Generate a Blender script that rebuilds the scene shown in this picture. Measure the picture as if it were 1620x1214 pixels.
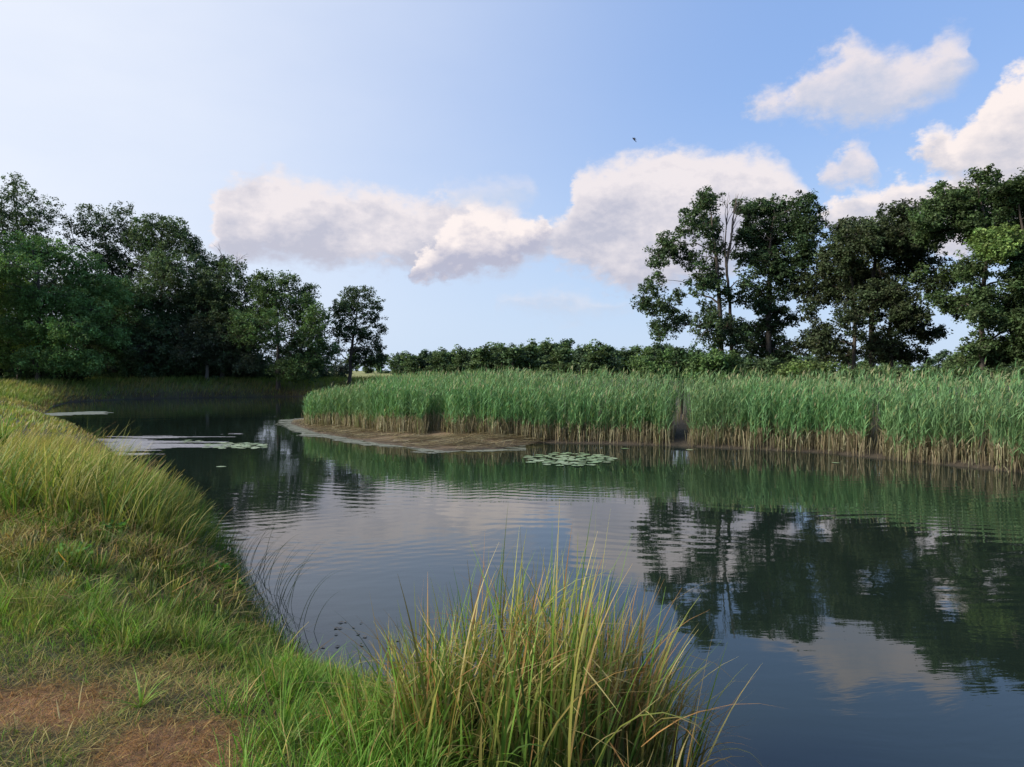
import bpy, math, random
import numpy as np
from mathutils import Vector

# ------------------------------------------------------------------ scene, camera, light
for o in list(bpy.data.objects):
    bpy.data.objects.remove(o, do_unlink=True)
scene = bpy.context.scene
col = scene.collection
R = np.random.default_rng(7)
random.seed(7)
rad = math.radians

W, HH, F = 1620.0, 1214.0, 1170.0      # photograph size and focal length in its pixels
CAM_Z = 2.5                            # eye above the water
HOR = 585.0                            # horizon row
PITCH = math.atan((HOR - HH / 2) / F)  # negative: looks slightly down

cam_d = bpy.data.cameras.new('camera')
cam_d.sensor_width = 36.0
cam_d.lens = 36.0 * F / W
cam_d.clip_start = 0.05
cam_d.clip_end = 8000
cam = bpy.data.objects.new('camera', cam_d)
cam.location = (0, 0, CAM_Z)
cam.rotation_euler = (math.pi / 2 + PITCH, 0, 0)
col.objects.link(cam)
scene.camera = cam

SUN_AZ, SUN_EL = -112.0, 27.0           # degrees: azimuth from the view direction (left negative), height
SKY_STRENGTH = 0.1
sd = bpy.data.lights.new('sun', 'SUN')
sd.energy = 4.3
sd.angle = rad(18)
sd.color = (1.0, 0.90, 0.76)
sun = bpy.data.objects.new('sun', sd)
sv = Vector((math.sin(rad(SUN_AZ)) * math.cos(rad(SUN_EL)), math.cos(rad(SUN_AZ)) * math.cos(rad(SUN_EL)), math.sin(rad(SUN_EL))))
sun.rotation_euler = sv.to_track_quat('Z', 'Y').to_euler()
sun.location = sv * 60
col.objects.link(sun)

vs = scene.view_settings
vs.view_transform = 'Standard'
vs.look = 'None'
vs.exposure = 0.82
vs.gamma = 1.0
vs.use_curve_mapping = False
scene.cycles.max_bounces = 6
scene.cycles.diffuse_bounces = 3
scene.cycles.glossy_bounces = 3
scene.cycles.transmission_bounces = 3
scene.cycles.transparent_max_bounces = 4
scene.cycles.caustics_reflective = False
scene.cycles.caustics_refractive = False


class NT:
    """small helper to write node trees"""
    def __init__(self, tree):
        self.t = tree
        self.t.nodes.clear()

    def n(self, kind, **kw):
        nd = self.t.nodes.new(kind)
        for k, v in kw.items():
            setattr(nd, k, v)
        return nd

    def put(self, sock, v):
        if isinstance(v, bpy.types.NodeSocket):
            self.t.links.new(v, sock)
        else:
            sock.default_value = v

    def math(self, op, a, b=None, c=None, clamp=False):
        nd = self.n('ShaderNodeMath', operation=op, use_clamp=clamp)
        for i, v in enumerate((a, b, c)):
            if v is not None:
                self.put(nd.inputs[i], v)
        return nd.outputs[0]

    def vmath(self, op, a, b=None, scale=None):
        nd = self.n('ShaderNodeVectorMath', operation=op)
        self.put(nd.inputs[0], a)
        if b is not None:
            self.put(nd.inputs[1], b)
        if scale is not None:
            self.put(nd.inputs['Scale'], scale)
        return nd.outputs['Value'] if op in ('DOT_PRODUCT', 'LENGTH') else nd.outputs[0]

    def mix(self, f, a, b, blend='MIX'):
        nd = self.n('ShaderNodeMix', data_type='RGBA', blend_type=blend)
        self.put(nd.inputs[0], f)
        for s, v in ((nd.inputs[6], a), (nd.inputs[7], b)):
            self.put(s, v if isinstance(v, bpy.types.NodeSocket) else (*v, 1.0)[:4])
        return nd.outputs[2]

    def smooth(self, v, lo, hi):
        nd = self.n('ShaderNodeMapRange', interpolation_type='SMOOTHSTEP')
        self.put(nd.inputs[0], v)
        self.put(nd.inputs[1], lo)
        self.put(nd.inputs[2], hi)
        nd.inputs[3].default_value = 0
        nd.inputs[4].default_value = 1
        return nd.outputs[0]

    def noise(self, vec, scale, detail=4, rough=0.5, dims='3D'):
        nd = self.n('ShaderNodeTexNoise', noise_dimensions=dims)
        self.put(nd.inputs['Vector'], vec)
        nd.inputs['Scale'].default_value = scale
        nd.inputs['Detail'].default_value = detail
        nd.inputs['Roughness'].default_value = rough
        return nd

    def xyz(self, x, y, z=0.0):
        nd = self.n('ShaderNodeCombineXYZ')
        for i, v in enumerate((x, y, z)):
            self.put(nd.inputs[i], v)
        return nd.outputs[0]


def build_world():
    w = bpy.data.worlds.new('World')
    scene.world = w
    w.use_nodes = True
    T = NT(w.node_tree)
    out = T.n('ShaderNodeOutputWorld')
    bg = T.n('ShaderNodeBackground')
    T.t.links.new(bg.outputs[0], out.inputs[0])
    bg.inputs[1].default_value = SKY_STRENGTH
    sky = T.n('ShaderNodeTexSky', sky_type='NISHITA')
    sky.sun_disc = False
    sky.sun_elevation = rad(SUN_EL)
    sky.sun_rotation = rad(SUN_AZ)
    sky.altitude = 50
    sky.air_density = 1.0
    sky.dust_density = 0.6
    sky.ozone_density = 1.6
    dr = T.n('ShaderNodeTexCoord').outputs['Generated']
    sep = T.n('ShaderNodeSeparateXYZ')
    T.put(sep.inputs[0], dr)
    x, y, z = sep.outputs
    az = T.math('ARCTAN2', x, y)
    hyp = T.math('SQRT', T.math('ADD', T.math('MULTIPLY', x, x), T.math('MULTIPLY', y, y)))
    el = T.math('ARCTAN2', z, hyp)
    k = 0.66 / SKY_STRENGTH

    # clear air: Nishita, lightened a little towards the horizon and widely at the upper left (thin high veil)
    sdot = T.vmath('DOT_PRODUCT', dr, (-.78, .48, .40))
    veil = T.math('POWER', T.smooth(sdot, 0.25, 1.12), 1.25)
    vn = T.noise(T.xyz(T.math('MULTIPLY', az, 1.0), T.math('MULTIPLY', el, 2.6)), 3.2, 4, 0.55)
    veil = T.math('MULTIPLY', veil, T.math('MULTIPLY_ADD', vn.outputs[0], 0.35, 0.80), clamp=True)
    base = T.mix(SKY['tintmix'], sky.outputs[0], tuple(c * k for c in SKY['tint']))
    low = T.math('POWER', T.math('SUBTRACT', 1.0, T.smooth(el, 0.0, 0.42)), 1.4)
    base = T.mix(T.math('MULTIPLY', low, SKY['lowmix']), base, tuple(c * k for c in SKY['low']))
    base = T.mix(T.math('MULTIPLY', veil, SKY['veilmix']), base, tuple(c * k for c in SKY['veil']))

    # clouds: each layer is a band between a base height and a top height along the azimuth
    AZ0, AZ1, EL1 = -0.75, 0.95, 0.70
    def warp(src, amp_big, amp_small, seed):
        p = T.xyz(az, T.math('MULTIPLY', el, 1.5), seed)
        n1 = T.noise(p, 11.0, 3, 0.5)
        n2 = T.noise(p, 42.0, 5, 0.62)
        v = T.vmath('ADD', T.vmath('SCALE', T.vmath('SUBTRACT', n1.outputs['Color'], (.5, .5, .5)), scale=amp_big),
                    T.vmath('SCALE', T.vmath('SUBTRACT', n2.outputs['Color'], (.5, .5, .5)), scale=amp_small))
        s = T.n('ShaderNodeSeparateXYZ')
        T.put(s.inputs[0], v)
        return T.math('ADD', az, s.outputs[0]), T.math('ADD', el, s.outputs[1]), n1, n2
    azw, elw, n1, n2 = warp(None, 0.052, 0.026, 0.3)
    ln = T.noise(T.xyz(T.math('ADD', az, 0.012), T.math('MULTIPLY', T.math('SUBTRACT', el, 0.012), 1.5), 0.3), 42.0, 5, 0.62)
    ln1 = T.noise(T.xyz(T.math('ADD', az, 0.03), T.math('MULTIPLY', T.math('SUBTRACT', el, 0.03), 1.5), 0.3), 11.0, 3, 0.5)
    relief = T.math('ADD', T.math('MULTIPLY', T.math('SUBTRACT', n2.outputs[0], ln.outputs[0]), 1.1),
                    T.math('MULTIPLY', T.math('SUBTRACT', n1.outputs[0], ln1.outputs[0]), 1.6))
    result = base
    fac_az = T.math('DIVIDE', T.math('SUBTRACT', azw, AZ0), AZ1 - AZ0)
    for pts, soft, alpha, lit, shade in CLOUDS:
        rp = T.n('ShaderNodeValToRGB')
        cr = rp.color_ramp
        cr.interpolation = 'EASE'
        st = []
        for (px, top, bot) in pts:
            a = math.atan((px - W / 2) / F)
            e1 = math.atan((HOR - top) / F * math.cos(a))
            e0 = math.atan((HOR - bot) / F * math.cos(a))
            st.append(((a - AZ0) / (AZ1 - AZ0), e1 / EL1, e0 / EL1, 1.0))
        first, last = st[0], st[-1]
        st = [(first[0] - .004, (first[1] + first[2]) / 2 - .03, (first[1] + first[2]) / 2 + .03, 0)] + st + \
             [(last[0] + .004, (last[1] + last[2]) / 2 - .03, (last[1] + last[2]) / 2 + .03, 0)]
        while len(cr.elements) < len(st):
            cr.elements.new(0.5)
        for e, s in zip(cr.elements, st):
            e.position = min(1, max(0, s[0]))
        for e, s in zip(cr.elements, st):
            e.color = (s[1], s[2], s[3], 1)
        T.put(rp.inputs[0], fac_az)
        sp = T.n('ShaderNodeSeparateXYZ')
        T.put(sp.inputs[0], rp.outputs[0])
        top = T.math('MULTIPLY', sp.outputs[0], EL1)
        bot = T.math('MULTIPLY', sp.outputs[1], EL1)
        up = T.math('SUBTRACT', top, elw)
        dn = T.math('SUBTRACT', elw, bot)
        field = T.math('MINIMUM', up, T.math('MULTIPLY', dn, 0.8))
        wisp = T.math('MULTIPLY', T.math('SUBTRACT', n2.outputs[0], 0.5), 0.035)
        a = T.smooth(T.math('ADD', field, wisp), -soft * 0.45, soft * 0.55)
        front = T.math('GREATER_THAN', y, 0.02)
        a = T.math('MULTIPLY', T.math('MULTIPLY', a, alpha), front)
        t = T.math('DIVIDE', dn, T.math('MAXIMUM', T.math('SUBTRACT', top, bot), 0.012))
        # puffed tops lit, bases grey; the side towards the sun brighter
        l = T.math('ADD', T.math('MULTIPLY_ADD', T.smooth(t, 0.12, 1.0), 0.86, 0.06), relief)
        l = T.math('ADD', l, T.math('MULTIPLY', T.math('SUBTRACT', 1.0, T.smooth(up, 0.0, 0.030)), 0.25), clamp=True)
        c = T.mix(l, tuple(v * k for v in shade), tuple(v * k for v in lit))
        result = T.mix(a, result, c)
    # haze swallows the clouds' feet near the horizon
    hz = T.math('POWER', T.math('SUBTRACT', 1.0, T.smooth(el, -0.01, 0.13)), 1.5)
    result = T.mix(T.math('MULTIPLY', hz, 0.55), result, tuple(c * k for c in SKY['low']))
    T.t.links.new(result, bg.inputs[0])


SKY = dict(tint=(0.25, 0.41, 0.78), tintmix=0.70, low=(0.52, 0.64, 0.80), lowmix=0.7,
           veil=(0.82, 0.845, 0.90), veilmix=0.95)
LIT, SHADE = (0.80, 0.71, 0.70), (0.43, 0.44, 0.55)
CLOUDS = [
    # the long middle bank
    ([(330, 375, 395), (345, 320, 405), (357, 286, 412), (385, 274, 416), (440, 270, 418), (490, 285, 420), (530, 300, 424),
      (570, 308, 426), (620, 312, 424), (660, 318, 432), (700, 312, 437), (740, 314, 437), (790, 322, 430), (840, 352, 415),
      (868, 356, 405), (890, 335, 425), (918, 268, 435), (950, 258, 445), (1000, 248, 462), (1060, 238, 462), (1110, 246, 445),
      (1160, 250, 420), (1205, 248, 400), (1232, 258, 380), (1252, 275, 350), (1264, 295, 320)], 0.027, 0.97, (0.765, 0.71, 0.725), (.47, .475, .565)),
    # its nearer, darker based puff, and the bank low on the right
    ([(636, 424, 438), (660, 398, 440), (690, 368, 440), (720, 344, 438), (746, 326, 432), (772, 334, 426), (800, 350, 420),
      (830, 352, 408), (858, 350, 390), (876, 364, 376)], 0.012, 0.95, (0.86, 0.78, 0.76), (0.42, 0.43, 0.54)),
    ([(1284, 334, 352), (1310, 318, 380), (1345, 297, 400), (1375, 306, 400), (1410, 290, 400), (1470, 282, 400), (1530, 270, 400),
      (1640, 260, 400), (1800, 250, 400), (2000, 240, 380)], 0.016, 0.95, (0.84, 0.76, 0.74), (0.48, 0.49, 0.58)),
    ([(1284, 272, 284), (1312, 252, 288), (1345, 226, 291), (1374, 238, 288), (1391, 266, 280)], 0.022, 0.9, (0.74, 0.68, 0.70), (0.52, 0.54, 0.64)),
    ([(1440, 232, 250), (1462, 216, 262), (1485, 212, 275), (1506, 226, 284), (1532, 196, 292), (1562, 160, 300), (1600, 126, 312),
      (1640, 96, 320), (1720, 50, 320), (1850, 30, 310), (2000, 60, 290), (2200, 120, 250)], 0.020, 0.97, (0.86, 0.77, 0.74), (0.55, 0.54, 0.60)),
    ([(1182, 164, 174), (1205, 154, 184), (1240, 146, 183), (1268, 116, 180), (1310, 84, 187), (1348, 58, 190), (1376, 74, 194),
      (1402, 82, 193), (1450, 86, 184), (1490, 70, 160), (1520, 72, 128), (1540, 82, 104)], 0.030, 0.92, (0.74, 0.68, 0.70), (0.50, 0.53, 0.64)),
    # faint scraps
    ([(790, 482, 490), (850, 474, 496), (900, 470, 500), (950, 478, 498), (1000, 486, 492)], 0.030, 0.55, (0.66, 0.66, 0.72), (0.50, 0.54, 0.64)),
    ([(700, 300, 320), (740, 286, 322), (800, 284, 322), (838, 290, 318)], 0.030, 0.55, (0.66, 0.66, 0.74), (0.56, 0.60, 0.70)),
]
build_world()

# ------------------------------------------------------------------ helpers
def tag(o, label=None, cat=None, group=None, kind=None):
    if label: o['label'] = label
    if cat: o['category'] = cat
    if group: o['group'] = group
    if kind: o['kind'] = kind
    return o


def empty(name, loc, label=None, cat=None, group=None):
    o = bpy.data.objects.new(name, None)
    o.empty_display_size = 0.3
    o.location = loc
    col.objects.link(o)
    return tag(o, label, cat, group)


def link(o, parent=None):
    col.objects.link(o)
    if parent is not None:
        o.parent = parent
    return o


def mesh_np(name, V, Q, C=None, mats=None, smooth=False, T=None):
    """mesh from vertices V, quads Q and triangles T, with a colour per vertex"""
    me = bpy.data.meshes.new(name)
    V = np.asarray(V, np.float32).reshape(-1, 3)
    Q = np.zeros((0, 4), np.int32) if Q is None else np.asarray(Q, np.int32).reshape(-1, 4)
    T = np.zeros((0, 3), np.int32) if T is None else np.asarray(T, np.int32).reshape(-1, 3)
    me.vertices.add(len(V))
    me.vertices.foreach_set('co', V.ravel())
    loops = np.concatenate([Q.ravel(), T.ravel()])
    me.loops.add(len(loops))
    me.loops.foreach_set('vertex_index', loops)
    nq, nt = len(Q), len(T)
    me.polygons.add(nq + nt)
    starts = np.concatenate([np.arange(nq) * 4, nq * 4 + np.arange(nt) * 3]).astype(np.int32)
    me.polygons.foreach_set('loop_start', starts)
    if smooth:
        me.polygons.foreach_set('use_smooth', np.ones(nq + nt, bool))
    me.update(calc_edges=True)
    if C is not None:
        C = np.asarray(C, np.float32).reshape(len(V), 3)
        at = me.color_attributes.new('Col', 'FLOAT_COLOR', 'POINT')
        at.data.foreach_set('color', np.concatenate([C, np.ones((len(C), 1), np.float32)], 1).ravel())
    if mats is not None:
        me.materials.append(mats)
    return me


class Bag:
    """collects pieces into one mesh"""
    def __init__(self):
        self.V, self.Q, self.C, self.n = [], [], [], 0

    def add(self, V, Q, C):
        V = np.asarray(V, np.float32).reshape(-1, 3)
        C = np.asarray(C, np.float32)
        if C.ndim == 1:
            C = np.repeat(C[None], len(V), 0)
        self.V.append(V)
        self.Q.append(np.asarray(Q, np.int32).reshape(-1, 4) + self.n)
        self.C.append(C.reshape(-1, 3))
        self.n += len(V)

    def mesh(self, name, mat, smooth=False):
        return mesh_np(name, np.concatenate(self.V), np.concatenate(self.Q), np.concatenate(self.C), mat, smooth)

    def obj(self, name, mat, parent=None, smooth=False):
        return link(bpy.data.objects.new(name, self.mesh(name, mat, smooth)), parent)


_tabs = {}
def vnoise(x, y, seed=0):
    """smooth value noise in 0..1"""
    if seed not in _tabs:
        _tabs[seed] = np.random.default_rng(seed + 991).random((256, 256))
    t = _tabs[seed]
    x = np.asarray(x, float); y = np.asarray(y, float)
    xi, yi = np.floor(x).astype(int), np.floor(y).astype(int)
    fx, fy = x - xi, y - yi
    fx, fy = fx * fx * (3 - 2 * fx), fy * fy * (3 - 2 * fy)
    a = t[xi & 255, yi & 255]; b = t[(xi + 1) & 255, yi & 255]
    c = t[xi & 255, (yi + 1) & 255]; d = t[(xi + 1) & 255, (yi + 1) & 255]
    return (a * (1 - fx) + b * fx) * (1 - fy) + (c * (1 - fx) + d * fx) * fy


def fbm(x, y, seed=0, oct=4):
    s, a, tot = 0, 1.0, 0
    for i in range(oct):
        s = s + a * vnoise(np.asarray(x) * 2 ** i + 17.3 * i, np.asarray(y) * 2 ** i + 9.1 * i, seed)
        tot += a
        a *= 0.5
    return s / tot


def sstep(v, lo, hi):
    t = np.clip((np.asarray(v, float) - lo) / (hi - lo), 0, 1)
    return t * t * (3 - 2 * t)


def at_px(px, py, d):
    """world point that stands d metres ahead, seen at photo pixel px, py"""
    cy = -(py - HH / 2)
    dx, dy, dz = (px - W / 2), F * math.cos(PITCH) - cy * math.sin(PITCH), cy * math.cos(PITCH) + F * math.sin(PITCH)
    s = d / dy
    return Vector((dx * s, d, CAM_Z + dz * s))


# ------------------------------------------------------------------ materials
def mat_new(name):
    m = bpy.data.materials.new(name)
    m.use_nodes = True
    return m, NT(m.node_tree)


def leaf_material(name, transl=0.3, rough=0.55, spec=0.25, tint=(1, 1, 1)):
    m, T = mat_new(name)
    out = T.n('ShaderNodeOutputMaterial')
    at = T.n('ShaderNodeAttribute', attribute_name='Col')
    c = T.mix(1.0, at.outputs['Color'], tint, 'MULTIPLY')
    p = T.n('ShaderNodeBsdfPrincipled')
    T.put(p.inputs['Base Color'], c)
    p.inputs['Roughness'].default_value = rough
    p.inputs['Specular IOR Level'].default_value = spec
    if transl <= 0:
        T.t.links.new(p.outputs[0], out.inputs[0])
        return m
    tr = T.n('ShaderNodeBsdfTranslucent')
    T.put(tr.inputs[0], T.mix(1.0, c, (1.15, 1.2, 0.7), 'MULTIPLY'))
    ms = T.n('ShaderNodeMixShader')
    ms.inputs[0].default_value = transl
    T.t.links.new(p.outputs[0], ms.inputs[1])
    T.t.links.new(tr.outputs[0], ms.inputs[2])
    T.t.links.new(ms.outputs[0], out.inputs[0])
    return m


M_LEAF = leaf_material('tree_leaves', 0.28, 0.6, 0.12)
M_GRASS = leaf_material('grass_blades', 0.35, 0.5, 0.16, (.84, .89, .64))
M_REED = leaf_material('reed_leaves', 0.30, 0.55, 0.14, (.88, .98, .92))
M_PAD = leaf_material('lily_pad_skin', 0.0, 0.32, 0.5)
M_BIRD = leaf_material('dark_feathers', 0.0, 0.6, 0.3)


def bark_material():
    m, T = mat_new('bark')
    out = T.n('ShaderNodeOutputMaterial')
    p = T.n('ShaderNodeBsdfPrincipled')
    tc = T.n('ShaderNodeTexCoord').outputs['Object']
    v = T.vmath('MULTIPLY', tc, (7, 7, 1.4))
    n = T.noise(v, 2.5, 6, 0.65)
    at = T.n('ShaderNodeAttribute', attribute_name='Col')
    c = T.mix(n.outputs[0], (0.45, 0.45, 0.45), (1.5, 1.5, 1.5))
    T.put(p.inputs['Base Color'], T.mix(1.0, at.outputs['Color'], c, 'MULTIPLY'))
    p.inputs['Roughness'].default_value = 0.85
    b = T.n('ShaderNodeBump')
    b.inputs['Distance'].default_value = 0.03
    T.put(b.inputs['Height'], n.outputs[0])
    T.t.links.new(b.outputs[0], p.inputs['Normal'])
    T.t.links.new(p.outputs[0], out.inputs[0])
    return m


M_BARK = bark_material()


def ground_material():
    m, T = mat_new('bank_soil')
    out = T.n('ShaderNodeOutputMaterial')
    p = T.n('ShaderNodeBsdfPrincipled')
    tc = T.n('ShaderNodeTexCoord').outputs['Object']
    at = T.n('ShaderNodeAttribute', attribute_name='Col')
    n1 = T.noise(tc, 1.3, 6, 0.65)
    n2 = T.noise(tc, 23.0, 5, 0.7)
    c = T.mix(n1.outputs[0], (0.6, 0.6, 0.6), (1.35, 1.32, 1.25))
    c2 = T.mix(n2.outputs[0], (0.45, 0.45, 0.45), (1.55, 1.5, 1.45))
    T.put(p.inputs['Base Color'], T.mix(1.0, T.mix(1.0, at.outputs['Color'], c, 'MULTIPLY'), c2, 'MULTIPLY'))
    p.inputs['Roughness'].default_value = 0.9
    b = T.n('ShaderNodeBump')
    b.inputs['Distance'].default_value = 0.035
    T.put(b.inputs['Height'], n2.outputs[0])
    T.t.links.new(b.outputs[0], p.inputs['Normal'])
    T.t.links.new(p.outputs[0], out.inputs[0])
    return m


def water_material():
    m, T = mat_new('pond_water')
    out = T.n('ShaderNodeOutputMaterial')
    p = T.n('ShaderNodeBsdfPrincipled')
    tc = T.n('ShaderNodeTexCoord').outputs['Object']
    sp = T.n('ShaderNodeSeparateXYZ')
    T.put(sp.inputs[0], tc)
    x, y, z = sp.outputs
    # murky green water, greener with algae near the reeds
    n0 = T.noise(tc, 0.12, 3, 0.5)
    T.put(p.inputs['Base Color'], T.mix(n0.outputs[0], (0.009, 0.014, 0.012), (0.011, 0.020, 0.013)))
    p.inputs['Roughness'].default_value = 0.015
    p.inputs['IOR'].default_value = 1.48
    p.inputs['Specular IOR Level'].default_value = 0.5
    # height of the surface in metres: wave trains with curved crests, in patches, over a slow swell
    warp = T.noise(tc, 0.28, 2, 0.5)
    wv = T.vmath('SCALE', T.vmath('SUBTRACT', warp.outputs['Color'], (.5, .5, .5)), scale=1.6)
    q = T.vmath('ADD', tc, wv)

    def rings(cx, cy, lam, amp):
        d = T.vmath('LENGTH', T.vmath('SUBTRACT', q, (cx, cy, 0)))
        return T.math('MULTIPLY', T.math('SINE', T.math('MULTIPLY', d, 2 * math.pi / lam)), amp)
    patch1 = T.smooth(T.noise(T.vmath('MULTIPLY', tc, (0.16, 0.26, 1)), 1.0, 2, 0.5).outputs[0], 0.40, 0.62)
    patch2 = T.smooth(T.noise(T.vmath('MULTIPLY', T.vmath('ADD', tc, (31, 7, 0)), (0.13, 0.24, 1)), 1.0, 2, 0.5).outputs[0], 0.42, 0.66)
    band = T.math('MULTIPLY', T.smooth(y, 5.0, 8.5), T.math('SUBTRACT', 1.0, T.smooth(y, 15.0, 24.0)))
    h1 = T.math('MULTIPLY', T.math('MULTIPLY', rings(8.0, 52.0, 0.36, 0.00075), patch1), band)
    h2 = T.math('MULTIPLY', T.math('MULTIPLY', rings(-30.0, 46.0, 0.29, 0.00035), patch2), band)
    fine = T.noise(T.vmath('MULTIPLY', q, (2.2, 6.5, 1)), 1.0, 3, 0.55)
    h3 = T.math('MULTIPLY', T.math('SUBTRACT', fine.outputs[0], 0.5), T.math('MULTIPLY_ADD', patch2, 0.0016, 0.0006))
    swell = T.noise(T.vmath('MULTIPLY', q, (0.5, 1.5, 1)), 1.0, 2, 0.5)
    h4 = T.math('MULTIPLY', T.math('SUBTRACT', swell.outputs[0], 0.5), 0.0035)
    h = T.math('ADD', T.math('ADD', h1, h2), T.math('ADD', h3, h4))
    b = T.n('ShaderNodeBump')
    b.inputs['Strength'].default_value = 1.0
    b.inputs['Distance'].default_value = 1.0
    T.put(b.inputs['Height'], h)
    T.t.links.new(b.outputs[0], p.inputs['Normal'])
    T.t.links.new(p.outputs[0], out.inputs[0])
    return m


# ------------------------------------------------------------------ terrain
# outline of the pond: x, y, height of the bank behind, width of its slope
POND = np.array([
    (4.2, -8, .8, 1.0), (3.4, -3, .8, 1.0), (2.6, 0, .8, 1.0), (2.0, 2.2, .75, 1.1), (1.5, 3.4, .70, 1.3), (1.15, 4.2, .65, 1.5), (0.55, 4.75, .65, 1.4),
    (-0.35, 5.0, .66, 1.6), (-1.1, 5.45, .74, 2.0), (-1.8, 6.25, .8, 2.4), (-2.85, 7.9, .8, 2.4), (-3.8, 9.9, .75, 2.0),
    (-4.7, 11.4, .65, 1.6), (-5.6, 13.2, .65, 1.6), (-8.0, 16, .65, 1.8), (-12.5, 23, .7, 2.5), (-19.5, 33, .8, 4), (-26, 41, .9, 6),
    (-31, 50, 1.1, 7), (-34, 57, 1.3, 6), (-32, 63, 1.4, 5), (-26, 66.5, 1.4, 5), (-18.5, 69, 1.4, 5), (-12.5, 73, 1.3, 5),
    (-8, 80, 1.2, 5), (-3, 90, 1.2, 6), (2, 96, 1.2, 6), (4, 92, 1.0, 6), (0, 80, .5, 8), (-3, 68, .4, 8), (-6, 56, .35, 8), (-8.6, 46, .3, 8),
    (-9.8, 39.5, .25, 6), (-10.9, 36.6, .2, 6), (-10.3, 34.2, .2, 6), (-7.8, 29.2, .2, 6), (-4.4, 24.8, .2, 6), (-2.1, 22.6, .22, 6),
    (-0.4, 23.1, .25, 5), (0.9, 25.2, .3, 4), (3.0, 24.9, .35, 3), (5.2, 24.2, .35, 3), (7.4, 23.2, .35, 3), (9.4, 22.1, .35, 3), (10.9, 19.9, .35, 3),
    (12.4, 17.9, .35, 3), (16, 14.5, .4, 3), (22, 10, .4, 3), (30, 2, .5, 3), (32, -8, .5, 3)], float)


def pond_sd(x, y):
    """distance to the shoreline (negative in the water), bank height and slope width there"""
    x = np.asarray(x, float).ravel(); y = np.asarray(y, float).ravel()
    best = np.full(x.shape, 1e9)
    inside = np.zeros(x.shape, bool)
    wsum = np.zeros(x.shape); hs = np.zeros(x.shape); ws = np.zeros(x.shape)
    n = len(POND)
    for i in range(n):
        a, b = POND[i], POND[(i + 1) % n]
        ex, ey = b[0] - a[0], b[1] - a[1]
        L2 = ex * ex + ey * ey
        t = np.clip(((x - a[0]) * ex + (y - a[1]) * ey) / L2, 0, 1)
        d = np.hypot(x - a[0] - t * ex, y - a[1] - t * ey)
        best = np.minimum(best, d)
        w = math.sqrt(L2) ** 0.5 / (d + 0.25) ** 4
        wsum += w
        hs += w * (a[2] + t * (b[2] - a[2]))
        ws += w * (a[3] + t * (b[3] - a[3]))
        cond = ((a[1] > y) != (b[1] > y))
        xi = a[0] + (y - a[1]) / (ey if ey else 1e-9) * ex
        inside ^= cond & (x < xi)
    return np.where(inside, -best, best), hs / wsum, ws / wsum


def ground_z(x, y):
    shp = np.shape(x)
    xr, yr = np.ravel(x), np.ravel(y)
    sd_, h, w = pond_sd(xr, yr)
    jag = (fbm(xr * 1.6, yr * 1.6, 3, 3) - 0.5) * np.clip(np.abs(sd_) * .6 + .12, 0, .5)
    s = sd_ + jag
    t = np.clip(s / w, 0, 1)
    zo = h * (1 - (1 - t) ** 2.2) + 0.012
    zo += (fbm(xr * .35, yr * .35, 5, 3) - .5) * .22 * sstep(s, .5, 4) * np.where(yr < 40, 1, 1.6)
    zo += (fbm(xr * 2.3, yr * 2.3, 6, 3) - .5) * .07 * sstep(s, .1, 1)
    zo += 0.7 * sstep(s, 14, 90) + 1.2 * sstep(s, 150, 900) * vnoise(xr / 300, yr / 300, 8)
    zi = -np.minimum(0.9, 0.45 * (-s)) - 0.012
    return np.where(s > 0, zo, zi).reshape(shp)


def axis(fine0, fine1, step, far, grow=1.12, lo=None):
    a = list(np.arange(fine0, fine1 + 1e-6, step))
    s, v = step, a[-1]
    while v < far:
        s = min(s * grow, 30); v += s; a.append(v)
    s, v = step, a[0]
    pre = []
    while v > (lo if lo is not None else -far):
        s = min(s * grow, 30); v -= s; pre.append(v)
    return np.array(pre[::-1] + a)


def grid_mesh(xs, ys, zf):
    X, Y = np.meshgrid(xs, ys)
    Z = zf(X, Y)
    nx, ny = len(xs), len(ys)
    idx = np.arange(nx * ny).reshape(ny, nx)
    Q = np.stack([idx[:-1, :-1], idx[:-1, 1:], idx[1:, 1:], idx[1:, :-1]], -1).reshape(-1, 4)
    return np.stack([X, Y, Z], -1).reshape(-1, 3), Q


DEAD = [(-2.45, 3.85, .50, .30), (-1.62, 3.48, .42, .28)]   # trodden dead patches in the turf


def deadness(x, y):
    v = np.zeros(np.shape(x))
    for cx, cy, rx, ry in DEAD:
        q = np.hypot((x - cx) / rx, (y - cy) / ry) + (fbm(np.asarray(x) * 4, np.asarray(y) * 4, 12, 3) - .5) * 1.0
        v = np.maximum(v, 1 - sstep(q, .55, 1.15))
    return v


xs = np.concatenate([axis(-13, 5, .13, 480, 1.13)])
xs = np.unique(np.round(np.concatenate([xs[xs < -52], np.arange(-52, -13, .42), xs[(xs >= -13) & (xs <= 5)], np.arange(5.3, 24, .3), xs[xs > 24]]), 3))
ys = axis(1.5, 27, .13, 480, 1.13, lo=-300)
ys = np.unique(np.round(np.concatenate([ys[ys <= 27], np.arange(27.3, 100, .42), ys[ys > 100]]), 3))
V, Q = grid_mesh(xs, ys, ground_z)
sd_, h_, w_ = pond_sd(V[:, 0], V[:, 1])
X, Y = V[:, 0], V[:, 1]
soil = np.array((.045, .036, .022)); green = np.array((.060, .078, .026)); mud = np.array((.17, .125, .075)); wet = np.array((.03, .026, .018))
field = np.array((.20, .22, .075)); deadc = np.array((.21, .115, .055))
C = np.repeat(soil[None], len(V), 0)
def blend(C, c, w):
    return C * (1 - w[:, None]) + c * w[:, None]
C = blend(C, green, sstep(fbm(X * .8, Y * .8, 2), .3, .7) * .55)
C = blend(C, deadc, deadness(X, Y))
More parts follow.
